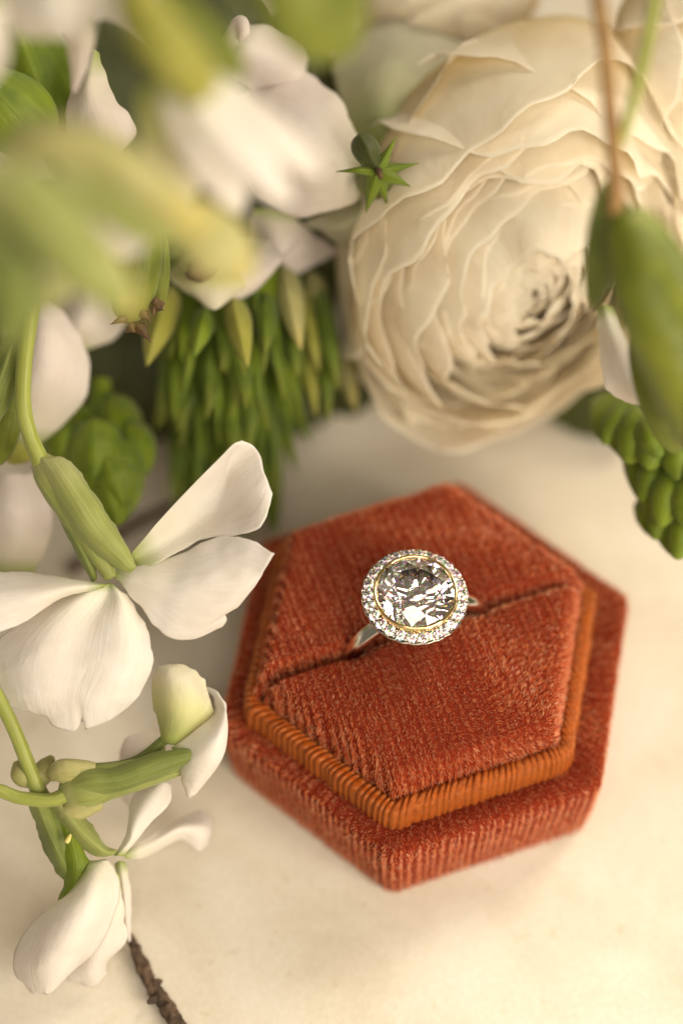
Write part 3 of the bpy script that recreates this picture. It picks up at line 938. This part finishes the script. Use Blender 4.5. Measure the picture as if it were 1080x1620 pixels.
sheet('petal', [[(180, 1354, 1.2), (186, 1354, 0.9), (196, 1354, 1.2)], [(196, 1328, 2.0), (206, 1330, 0.8), (216, 1330, 1.6)], [(204, 1286, 3.0), (214, 1300, 1.0), (240, 1300, 1.6)], [(214, 1254, 4.0), (236, 1262, 1.6), (268, 1272, 2.2)], [(240, 1232, 4.6), (256, 1236, 2.6), (272, 1240, 3.0)]], M['white'], f2, seed=13)
sheet('petal', [[(190, 1352, 4.0), (196, 1354, 4.0), (200, 1357, 4.2)], [(240, 1322, 7.0), (238, 1338, 6.0), (234, 1355, 7.0)], [(284, 1296, 10.0), (282, 1312, 7.5), (286, 1328, 9.0)], [(318, 1284, 12.0), (320, 1312, 9.0), (312, 1348, 11.0)], [(334, 1292, 13.0), (337, 1312, 11.5), (330, 1336, 12.5)]], M['white'], f2, seed=14)
sheet('petal', [[(172, 1372, 2.4), (180, 1376, 2.2), (190, 1384, 2.6)], [(150, 1440, 4.0), (172, 1440, 2.6), (196, 1440, 4.0)], [(120, 1510, 5.0), (152, 1508, 3.4), (200, 1488, 5.0)], [(108, 1545, 5.5), (146, 1540, 4.2), (172, 1520, 5.0)], [(128, 1558, 6.0), (148, 1562, 5.4), (168, 1542, 5.8)]], M['white'], f2, seed=15)
sheet('petal', [[(182, 1366, 5.0), (190, 1362, 4.5), (200, 1364, 5.0)], [(190, 1420, 6.0), (198, 1416, 5.0), (209, 1414, 6.0)], [(196, 1470, 7.0), (202, 1472, 6.5), (208, 1468, 7.0)], [(204, 1488, 7.2), (206, 1489, 7.0), (208, 1488, 7.2)]], M['white'], f2, seed=16)

# twig on the table
tw_ = thing('twig', 'rough dark brown twig lying on the table below the drooping floret', 'twig', Z(240, 1550, 0))
P = [Z(204, 1478, 1.6), Z(222, 1522, 1.4), Z(240, 1560, 1.3), Z(262, 1590, 1.2), Z(292, 1640, 1.2), Z(330, 1700, 1.2)]
tube('bark', P, [0.55, 0.85, 0.75, 0.85, 0.9, 0.9], M['bark'], tw_, ns=16, nseg=90, lump=0.28, lf=2.4, seed=4)
for (u, v, du, dv) in ((226, 1534, 12, -8), (243, 1557, 14, -6), (246, 1580, -12, 6), (214, 1505, 8, -10), (262, 1592, 10, -4)):
    tube('knob', [Z(u, v, 1.4), Z(u + du * .6, v + dv * .6, 2.0), Z(u + du, v + dv, 2.2)], [0.5, 0.42, 0.15], M['bark'], tw_, ns=10, nseg=12, lump=0.12, lf=3, seed=u)

# flower behind the upright stem
f4 = thing('white_flower', 'white flower with broad rounded petals behind the upright green stem', 'flower', Z(30, 800, 0))
sheet('petal', [[(-30, 700, 16), (10, 712, 15), (60, 706, 15)], [(-10, 640, 14), (40, 660, 12), (104, 668, 14)], [(0, 580, 13), (60, 590, 9), (140, 620, 13)], [(10, 520, 13), (70, 530, 9), (138, 560, 13)], [(30, 480, 14), (66, 468, 12), (110, 502, 14)]], M['blush'], f4, seed=21, ruffle=0.4)
sheet('petal', [[(-50, 900, 14), (0, 912, 13), (52, 908, 14)], [(-40, 850, 14), (20, 858, 11), (76, 864, 14)], [(-40, 800, 13), (20, 806, 10), (84, 806, 13)], [(-20, 750, 14), (14, 748, 12.5), (58, 748, 14)]], M['blush'], f4, seed=22, ruffle=0.3)
sheet('petal', [[(70, 560, 18), (100, 560, 18), (130, 556, 18)], [(80, 500, 19), (130, 510, 16), (176, 540, 19)], [(90, 450, 20), (150, 450, 17), (200, 510, 20)], [(120, 420, 21), (160, 420, 19), (200, 470, 21)]], M['blush'], f4, seed=23, ruffle=0.3)
# slim green bracts at the far left
br = thing('bract_stem', 'slim green stem with folded bracts at the edge beside the white flower', 'stem', Z(-10, 640, 0))
blade('bract', F(30, 520, -2), F(-30, 690, 2), 4.0, M['sepal_deep'], br, bow=0.06, cup=0.5, keel=0.3)
blade('bract', F(26, 560, 3), F(-6, 740, 6), 4.4, M['pod'], br, bow=0.05, cup=0.4)
tube('stem', [F(36, 500, -2), F(20, 570, 0), F(-10, 640, 1), F(-40, 700, 1)], [0.9, 0.8, 0.8, 0.8], M['stem'], br)
tube('bud', [F(14, 700, 9), F(24, 716, 8), F(48, 724, 9)], [0.5, 1.5, 0.5], M['lime'], br)

# ------------------------------------------------------------------ ranunculus blooms
def bloom(name, label, centre, axis, R, K, mat, heart=4.0, stretch=None, sdir=None, base=None, seed=0, npet=(3, 6), open0=0.22, open1=1.05, thb=2.0, group=None, lop=None):
    r = np.random.default_rng(seed)
    th_ = thing(name, label, 'flower', base if base is not None else (centre[0], centre[1], 0), group)
    A = nrm(axis)
    X = nrm(np.cross(A, [0.2, 0.1, 1.0]))
    Y = np.cross(A, X)
    for k in range(K):
        t = k / (K - 1)
        n = int(round(npet[0] + (npet[1] - npet[0]) * t))
        rad = heart + (R - heart) * t ** 1.25
        op = open0 * min(1, 0.35 + 0.3 * k) + (open1 - open0) * t ** 1.2
        cen = centre + A * (R - heart) * 0.50 * (1 - t)
        off = r.uniform(0, 6.28)
        for i in range(n):
            f0 = off + i * 2 * np.pi / n + r.normal() * 0.15
            span = 2 * np.pi / n * (1.9 + 0.4 * r.random())
            nu, nv = 40, 24
            u = np.linspace(-1, 1, nu)[None, :]
            v = np.linspace(0, 1, nv)[:, None]
            phi = f0 + u * span / 2 * (0.6 + 0.4 * v ** 0.5)
            o_ = op * (1 + (0.15 - 0.04 * t) * r.normal())
            rimw = 0.07 * np.sin(phi * (2 + r.integers(0, 3)) + r.uniform(0, 6)) + 0.03 * np.sin(phi * 7 + r.uniform(0, 6)) + 0.014 * np.sin(phi * 17 + r.uniform(0, 6))
            th0 = o_ + rimw * (0.5 + t) + 0.16 * u ** 2 + 0.75 * u ** 8
            if lop is not None:
                th0 = np.clip(th0 - lop[1] * t * (np.cos(phi) * (X @ lop[0]) + np.sin(phi) * (Y @ lop[0])), 0.15, 1.9)
            theta = thb + (th0 - thb) * v
            sg = 1 if r.random() > 0.5 else -1
            rr = rad * (1 + r.normal() * 0.012 + (0.045 + 0.005 * t) * np.sin(phi * (3 + r.integers(0, 3)) + r.uniform(0, 6)) * v ** 2
                        + 0.014 * np.sin(phi * 11 + r.uniform(0, 6)) * v ** 3 + (0.02 + 0.12 * t ** 2 * r.random()) * v ** 5 + 0.05 * u * sg)
            G = cen + rr[..., None] * (np.sin(theta)[..., None] * (np.cos(phi)[..., None] * X + np.sin(phi)[..., None] * Y) + np.cos(theta)[..., None] * A)
            if stretch:
                for d_, s_ in stretch:
                    d_ = nrm(d_)
                    G = G + d_ * (((G - centre) @ d_) * (s_ - 1))[..., None]
            G[..., 2] = np.maximum(G[..., 2], 0.5)
            link('petal', grid_mesh('petal', G, mat, 0.13), th_)
    return th_


VIEW = -FWD
bloom('ranunculus', 'large cream ranunculus with many layered ruffled petals behind the ring box', F(802, 356, 23), VIEW * 0.68 + RIGHT * 0.30 - UP * 0.66, 20.3, 15, M['cream'], heart=3.0,
      stretch=[(UP + 0.45 * RIGHT, 1.28), (RIGHT - 0.45 * UP, 1.0)], base=Z(770, 560, 0), seed=17, npet=(3, 4), open0=0.20, open1=1.12, lop=(nrm(RIGHT * 0.45 - UP * 0.9), 0.30))
bloom('ranunculus', 'cream bloom facing away above the star shaped calyx', F(690, -55, 34), VIEW * 0.6 + UP * 0.4 + RIGHT * 0.2, 13.5, 7, M['cream'], heart=3, seed=9, base=Z(700, -40, 0))
bloom('ranunculus', 'cream bloom behind the brown stem and the green pod', F(1110, 170, 24), VIEW * 0.7 + RIGHT * 0.6 - UP * 0.2, 13.5, 7, M['cream'], heart=3, seed=12, base=Z(1120, 300, 0), stretch=[(UP, 1.35)])
# ------------------------------------------------------------------ flower seen from behind with star calyx
f5 = thing('white_flower', 'white flower turned away showing its star shaped green calyx', 'flower', Z(600, 330, 0))
sheet('petal', [[(590, 262, 12), (588, 275, 12), (585, 290, 12)], [(562, 205, 11), (553, 265, 8), (560, 322, 11)], [(535, 155, 11), (513, 245, 6), (511, 337, 11)], [(494, 120, 12), (470, 225, 6), (466, 342, 12)], [(449, 103, 13), (425, 200, 8), (420, 320, 13)], [(400, 103, 15), (388, 190, 11), (390, 290, 15)]], M['blush'], f5, seed=41, ruffle=0.25)
sheet('petal', [[(590, 268, 15), (600, 262, 15), (612, 268, 15)], [(556, 200, 17), (610, 190, 14), (666, 235, 17)], [(530, 130, 20), (620, 120, 16), (705, 170, 20)], [(530, 78, 23), (640, 64, 20), (745, 98, 23)], [(560, 40, 27), (650, 30, 25), (740, 60, 27)]], M['green_petal'], f5, seed=42, ruffle=0.3)
sheet('petal', [[(588, 285, 15), (597, 290, 14), (608, 288, 15)], [(545, 322, 15), (580, 330, 12), (630, 312, 15)], [(495, 345, 16), (545, 362, 13), (640, 345, 16)], [(480, 352, 19), (535, 385, 17), (600, 395, 19)]], M['green_petal'], f5, seed=43, ruffle=0.3)
cst = F(597, 270, 3)
tube('receptacle', [F(597, 282, 9), F(597, 272, 5), F(597, 267, 3)], [2.6, 1.6, 0.5], M['pod'], f5)
for (u, v, w, dd) in ((628, 214, 2.2, 8), (566, 212, 3.6, 8), (530, 272, 1.6, 9), (570, 256, 1.2, 8), (664, 258, 2.4, 9), (650, 296, 3.0, 10), (578, 338, 3.4, 12), (614, 330, 3.0, 12)):
    wide = (u, v) == (566, 212)
    blade('sepal', cst, F(u, v, dd - 5), w * (0.9 if wide else 0.75), M['dark_leaf'] if wide else M['leaf'], f5, bow=0.12 + 0.12 * math.sin(u), cup=0.9, keel=0.3, ruffle=0.35, shape=0.6 if wide else 0.16, point=0.8 if wide else 2.2, seed=u)
tube('cut_stalk', [F(598, 270, 3), F(600, 274, 1.5), F(603, 281, 1)], [0.5, 0.4, 0.25], M['withered'], f5, ns=10, nseg=10)

# pale flower hanging over the bud spike
f6 = thing('white_flower', 'shaded white flower with brown heart hanging over the green bud spike', 'flower', Z(380, 500, 0))
sheet('petal', [[(330, 420, 18), (350, 400, 15), (370, 380, 18)], [(330, 455, 16), (370, 430, 12), (420, 380, 16)], [(335, 485, 14), (380, 460, 12), (452, 402, 15)], [(360, 480, 15), (410, 455, 14), (485, 365, 17)]], M['blush'], f6, seed=51, ruffle=0.3)
sheet('petal', [[(300, 400, 14), (320, 392, 12), (345, 384, 12)], [(268, 430, 14), (310, 440, 10), (380, 430, 10)], [(285, 455, 13), (320, 462, 10), (390, 450, 10)], [(310, 470, 13), (338, 490, 11), (370, 470, 12)]], M['lime_white'], f6, seed=52, ruffle=0.3)
sheet('petal', [[(400, 330, 20), (430, 330, 20), (460, 340, 20)], [(390, 370, 22), (440, 390, 18), (500, 370, 22)], [(400, 420, 24), (450, 440, 22), (540, 400, 25)]], M['blush'], f6, seed=53, ruffle=0.3)
tube('heart', [F(340, 410, 12), F(312, 428, 8.5), F(296, 436, 8)], [1.4, 1.5, 0.5], M['withered'], f6, lump=0.2)

# ------------------------------------------------------------------ green bud spike
sp = thing('bud_spike', 'green spike of hanging pointed buds between white petals and box', 'bud cluster', Z(370, 760, 0))
tube('stem', [F(370, 420, 26), F(375, 560, 30), F(380, 700, 34), F(385, 840, 36)], [2.6, 2.4, 1.8, 0.8], M['dark_leaf'], sp)


def bud(parent, base, tip, width, mat, seed):
    base, tip = np.asarray(base), np.asarray(tip)
    d = tip - base
    m = base + d * 0.42 + VIEW * np.linalg.norm(d) * 0.08
    return tube('bud', [base, base + d * 0.15 + VIEW * 0.3, m, base + d * 0.8, tip], [width * 0.25, width * 0.42, width * 0.5, width * 0.3, 0.05], mat, parent, ns=12, nseg=22, lump=width * 0.05, lf=1.4, seed=seed)


r5 = np.random.default_rng(5)
for i in range(125):
    tt = i / 124
    row = 720 - 300 * tt                     # lowest first, upper ones overlap them
    a = r5.uniform(-1, 1)
    spread = 88 + 34 * tt
    bx = 375 + a * spread * 0.7 - 12 * tt
    tx = 380 + a * spread * 1.05 + r5.normal() * 8 - 20 * tt
    ln_ = 70 + 120 * r5.random()
    dd = 27 - 15 * tt + 8 * a * a + r5.normal() * 1.2
    mat = M['bud'] if r5.random() < 0.55 else M['leaf']
    wd = 1.8 + 2.6 * r5.random() ** 1.5
    X_ = nrm(RIGHT + VIEW * r5.normal() * 0.7 + UP * 0.2 * r5.normal())
    blade('bud_leaf', F(bx, row - 30, dd + 4.5), F(tx, row + ln_, dd), wd, mat, sp, side=X_, bow=0.10, cup=1.0, keel=0.4, shape=0.3, point=1.7, seed=i, ruffle=0.3, freq=0.6)
for (u, v, u2, v2, w, mat, dd) in ((368, 490, 392, 582, 3.2, 'lime', 9), (446, 440, 476, 556, 3.4, 'pale_bud', 14), (270, 470, 232, 580, 4.0, 'lime', 12), (330, 500, 306, 566, 3.0, 'leaf', 11),
                                   (420, 480, 420, 560, 3.0, 'bud', 12), (500, 470, 535, 620, 3.0, 'bud', 20), (530, 520, 562, 650, 3.8, 'pale_bud', 26), (480, 560, 500, 660, 2.4, 'lime', 22), (510, 540, 520, 670, 2.4, 'bud', 22), (455, 500, 470, 600, 3.0, 'bud', 16), (490, 450, 525, 560, 3.2, 'pale_bud', 22), (470, 470, 505, 590, 2.6, 'lime', 20), (515, 500, 548, 610, 3.4, 'pale_bud', 28)):
    blade('bud_leaf', F(u, v - 20, dd + 4), F(u2, v2, dd), w * 1.05, M[mat], sp, bow=0.16, cup=1.1, keel=0.25, shape=0.35, point=1.5, seed=u, ruffle=0.3, freq=0.6)

# rounded leaf bud head at its side
lb = thing('leafy_bud_head', 'rounded head of crumpled green bud leaves beside the bud spike', 'bud cluster', Z(150, 760, 0))
for i, (u, v, u2, v2, w, dd) in enumerate(((130, 640, 110, 740, 7, 18), (175, 620, 190, 740, 7, 19), (110, 660, 96, 730, 6, 16), (150, 660, 150, 790, 8, 13), (185, 690, 180, 825, 7, 13), (120, 690, 140, 780, 7, 14), (165, 720, 195, 800, 6, 11), (205, 660, 212, 760, 6, 17), (165, 740, 185, 832, 5, 11))):
    blade('bud_leaf', F(u, v, dd + 3), F(u2, v2, dd), w, M['leaf'], lb, bow=0.18, cup=0.8, keel=0.12, shape=0.4, seed=i, ruffle=0.35, freq=0.8)
tube('stem', [F(160, 600, 24), F(160, 700, 22), F(165, 780, 18)], [1.2, 2.0, 1.2], M['leaf'], lb)
# thin dark shoot on the table
ds = thing('dark_shoot', 'thin dark shoot lying on the table below the green bud head', 'twig', Z(220, 830, 0))
tube('shoot', [Z(110, 905, 1.0), Z(190, 845, 1.0), Z(270, 800, 1.0), Z(330, 770, 1.2)], [0.6, 0.7, 0.6, 0.5], M['bark'], ds, lump=0.1)

# withered pod with brown tip
wp = thing('seed_pod', 'green pod with torn brown tip hanging in front of the bud spike', 'pod', Z(230, 470, 0))
blade('husk', F(232, 350, -2), F(198, 512, 2), 5.6, M['pod'], wp, bow=0.08, cup=0.7, shape=0.35, point=0.7)
blade('husk', F(258, 370, 0), F(250, 498, 3), 2.2, M['pod'], wp, bow=0.05, cup=0.6)
for (u, v, u2, v2, w) in ((205, 500, 174, 514, 1.2), (222, 490, 240, 512, 1.4), (240, 480, 260, 492, 2.0), (248, 470, 242, 500, 2.2), (215, 510, 240, 542, 1.6), (205, 512, 214, 526, 2.0)):
    blade('torn_tip', F(u, v, 2), F(u2, v2, 1.5), w, M['withered'], wp, bow=0.25, cup=1.0, keel=0.3, seed=u, nu=9, nv=14, shape=0.2, point=2.0, ruffle=0.3, freq=2.0)

# ------------------------------------------------------------------ out of focus florets close to the lens
NEAR = 'blurred florets above the bouquet'
n1 = thing('stock_floret', 'blurred cream floret with two long petals under a yellow green calyx', 'flower', Z(340, 560, 0), NEAR)
tube('calyx', [F(205, -30, -56), F(240, 40, -56), F(290, 105, -55), F(330, 150, -54)], [1.8, 2.7, 2.8, 1.8], M['lime'], n1, lump=0.3)
blade('sepal', F(250, -10, -50), F(380, 140, -48), 6.0, M['pod'], n1, bow=0.06)
blade('petal', F(300, 110, -52), F(512, 278, -46), 4.4, M['white'], n1, bow=0.06, cup=0.5, shape=0.45, seed=2, ruffle=0.3)
blade('petal', F(280, 120, -53), F(462, 326, -47), 4.6, M['white'], n1, bow=0.06, cup=0.5, shape=0.45, seed=3, ruffle=0.3)
blade('petal', F(262, 130, -50), F(385, 338, -42), 5.0, M['white'], n1, bow=0.06, cup=0.5, shape=0.4, seed=4, ruffle=0.3)
blade('petal', F(245, 130, -44), F(300, 320, -36), 6.0, M['lime_white'], n1, bow=0.06, cup=0.5, shape=0.4, seed=5, ruffle=0.3)
n2 = thing('stock_floret', 'blurred yellow green floret bending over the seed pod', 'flower', Z(200, 620, 0), NEAR)
tube('calyx', [F(20, 240, -56), F(80, 225, -58), F(160, 240, -58), F(240, 300, -56), F(320, 360, -54)], [2.0, 2.3, 2.3, 2.3, 1.8], M['pale_bud'], n2, lump=0.2)
blade('sepal', F(90, 250, -58), F(300, 380, -54), 6.0, M['sepal'], n2, bow=0.06)
blade('petal', F(285, 330, -52), F(398, 440, -48), 6.5, M['pale_bud'], n2, bow=0.08, shape=0.4)
blade('petal', F(130, 300, -46), F(225, 400, -42), 6.0, M['white'], n2, bow=0.05, shape=0.4)
n3 = thing('stock_floret', 'blurred green bud cluster above the upright stem', 'flower', Z(80, 640, 0), NEAR)
tube('calyx', [F(-20, 270, -60), F(50, 320, -60), F(120, 400, -59), F(190, 480, -57)], [2.4, 3.2, 3.2, 1.6], M['sepal'], n3, lump=0.3)
tube('calyx', [F(-30, 330, -54), F(10, 400, -54), F(20, 470, -52), F(10, 540, -50)], [3.0, 3.4, 2.6, 1.2], M['sepal_deep'], n3, lump=0.3)
blade('sepal', F(90, 330, -62), F(215, 500, -56), 4.5, M['pale_bud'], n3, bow=0.08)
blade('petal', F(20, 330, -50), F(110, 470, -44), 6.0, M['lime_white'], n3, bow=0.08)
tube('bud', [F(90, 430, -46), F(66, 452, -42), F(40, 470, -26)], [2.2, 2.6, 1.2], M['sepal'], n3)
n4 = thing('stock_floret', 'blurred white floret in the corner above green leaves', 'flower', Z(60, 260, 0), NEAR)
sheet('petal', [[(10, -40, -42), (80, -50, -44), (150, -40, -42)], [(10, 20, -40), (80, 20, -44), (155, 10, -40)], [(40, 60, -38), (90, 62, -41), (140, 60, -38)]], M['white'], n4, seed=71)
sheet('petal', [[(-60, 0, -44), (-30, 0, -46), (0, -10, -44)], [(-60, 70, -42), (-20, 70, -44), (18, 50, -42)], [(-50, 140, -40), (-20, 140, -41), (10, 110, -40)]], M['white'], n4, seed=72)
sheet('petal', [[(104, 20, -24), (128, 20, -25), (150, 30, -24)], [(106, 70, -20), (128, 70, -22), (150, 70, -20)], [(112, 110, -16), (126, 112, -17), (140, 104, -16)], [(116, 145, -13), (119, 146, -13), (122, 145, -13)]], M['blush'], n4, seed=73)
f7 = thing('white_flower', 'shaded white petals behind the blurred florets', 'flower', Z(160, 330, 0))
sheet('petal', [[(140, 80, 2), (150, 78, 1), (158, 84, 2)], [(114, 140, 2), (140, 136, 0), (172, 133, 2)], [(104, 190, 2), (150, 180, 0), (200, 178, 2)], [(112, 230, 3), (165, 225, 1), (218, 206, 3)], [(150, 260, 5), (180, 250, 4), (212, 220, 4)]], M['blush'], f7, seed=75)
sheet('petal', [[(340, 80, 8), (350, 60, 6), (372, 40, 8)], [(350, 110, 8), (390, 80, 6), (420, 40, 8)], [(380, 130, 10), (430, 100, 8), (470, 60, 10)], [(400, 150, 13), (470, 140, 12), (490, 90, 13)]], M['blush'], f7, seed=76)
tube('curled_tip', [F(348, 90, 4), F(366, 60, 3), F(380, 36, 2), F(386, 50, 1), F(380, 64, 1.5)], [0.8, 1.0, 0.9, 0.7, 0.4], M['blush'], f7)

# leaves behind the bouquet; filler ones are added to darken its shaded gaps
def leafy(label, u, v, u2, v2, w, mat, dd, dd2=None, **k):
    t_ = thing('leaf', label, 'leaf', Z((u + u2) / 2, max(v, v2), 0))
    blade('leaf_blade', F(u, v, dd), F(u2, v2, dd if dd2 is None else dd2), w, M[mat], t_, nu=21, nv=36, **k)
    return t_


leafy('broad dark olive leaf above the cream floret', 300, -40, 385, 150, 14, 'dark_leaf', 6, 12, bow=0.1, cup=0.2)
leafy('blurred dark green leaf under the pale cream bloom', 430, -90, 560, 90, 10, 'pod', -62, -50, bow=0.1, cup=0.3)
leafy('bright green leaf under the corner floret', 20, 30, 100, 240, 12, 'leaf', 4, 10, bow=0.08, cup=0.3, keel=0.1)
leafy('narrow green leaf beside the corner floret', -30, 120, 80, 240, 9, 'leaf', -4, 2, bow=0.08, cup=0.3)
leafy('added dark filler leaf in the gap under the star calyx', 470, 330, 560, 520, 15, 'dark_leaf', 34, 40, bow=0.05)
leafy('added dark filler leaf behind the bud spike', 260, 420, 200, 680, 22, 'dark_leaf', 40, 42, bow=0.05)
leafy('wide added dark filler leaf behind the hanging buds', 420, 380, 430, 700, 26, 'dark_leaf', 44, 46, bow=0.05)
leafy('added dark filler leaf behind the shaded petals', 120, 40, 230, 330, 20, 'dark_leaf', 22, 30, bow=0.05)
leafy('low added dark filler leaf behind the white flower', 40, 300, 170, 620, 24, 'dark_leaf', 40, 40, bow=0.05)
leafy('dark brownish leaf beside the turned away flower', 440, 20, 520, 190, 8, 'dark_leaf', 22, 26, bow=0.05)
leafy('added dark filler leaf between the bud spike and the large cream bloom', 500, 380, 560, 660, 15, 'dark_leaf', 38, 44, bow=0.05)
leafy('added deep green filler leaf lying under the bud head and white flower', 60, 560, 330, 640, 16, 'dark_leaf', 42, 46, bow=0.05)
leafy('added dark filler leaf above the hanging white flower', 260, 330, 520, 460, 20, 'dark_leaf', 34, 38, bow=0.05)
leafy('added dark filler leaf behind the large cream bloom', 880, 480, 1010, 680, 18, 'dark_leaf', 46, 44, bow=0.05)

# ------------------------------------------------------------------ right side: stem with pod and bud head
rs_ = thing('budding_stem', 'brown stem with long green pod and one white petal in front of the cream bloom', 'stem', Z(1000, 700, 0))
tube('stem', [F(940, -30, -32), F(955, 60, -32), F(964, 170, -31), F(972, 260, -30), F(976, 350, -28)], [0.8, 0.85, 0.85, 0.85, 1.0], M['brown_stem'], rs_)
tube('side_stem', [F(1040, -30, -30), F(1026, 50, -30), F(1006, 140, -30), F(980, 230, -29)], [0.65, 0.7, 0.65, 0.6], M['stem'], rs_)
tube('pod', [F(976, 315, -28), F(998, 385, -28), F(1028, 470, -28), F(1066, 560, -26), F(1105, 660, -22), F(1130, 740, -18)], [0.9, 2.8, 3.9, 4.0, 3.4, 1.6], M['pod'], rs_, lump=0.25, ns=24)
blade('sepal', F(965, 285, -26), F(938, 490, -20), 3.6, M['sepal_deep'], rs_, bow=0.05, shape=0.4)
blade('sepal', F(1000, 330, -30), F(1100, 480, -26), 4.0, M['sepal_deep'], rs_, bow=0.08, shape=0.4)
blade('sepal', F(1010, 520, -16), F(1070, 720, -8), 5.0, M['pod'], rs_, bow=0.05, shape=0.4)
sheet('petal', [[(942, 488, -8), (954, 482, -9), (968, 486, -8)], [(944, 530, -7), (964, 524, -9), (988, 530, -7.5)], [(950, 580, -6), (976, 574, -8), (1008, 580, -7)], [(962, 618, -5), (992, 612, -7), (1026, 608, -6)], [(988, 637, -4), (1008, 641, -5), (1028, 632, -5)]], M['white'], rs_, seed=81)
gb = thing('leafy_bud_head', 'bumpy green bud head on the table beside the cream ranunculus', 'bud cluster', Z(1040, 840, 0))
for i, (u, v, u2, v2, w, dd) in enumerate(((990, 630, 950, 700, 5, 14), (1000, 640, 990, 730, 6, 12), (1040, 660, 1020, 740, 6, 10), (1060, 670, 1070, 760, 6, 9), (1040, 710, 1010, 790, 5, 12), (1060, 730, 1040, 830, 6, 10), (1085, 740, 1080, 830, 6, 8), (1050, 790, 1030, 850, 4.5, 12), (1080, 800, 1066, 882, 5, 10), (1095, 690, 1100, 790, 6, 8), (1010, 660, 1040, 720, 5, 9))):
    blade('bud_leaf', F(u - 5, v - 8, dd + 4), F(u2 - 6, v2 - 4, dd + 1), w * 1.15, M['leaf'], gb, bow=0.22, cup=1.0, keel=0.25, shape=0.4, point=1.5, seed=i + 40, ruffle=0.4, freq=0.9)
    blade('bud_leaf', F(u + 6, v, dd + 1), F(u2 + 4, v2 + 4, dd - 1), w * 0.7, M['leaf'], gb, bow=0.25, cup=0.9, shape=0.4, seed=i, ruffle=0.2, freq=1.0)
tube('stem', [F(1110, 620, 6), F(1080, 700, 14), F(1070, 800, 15)], [1.4, 1.6, 1.0], M['leaf'], gb)
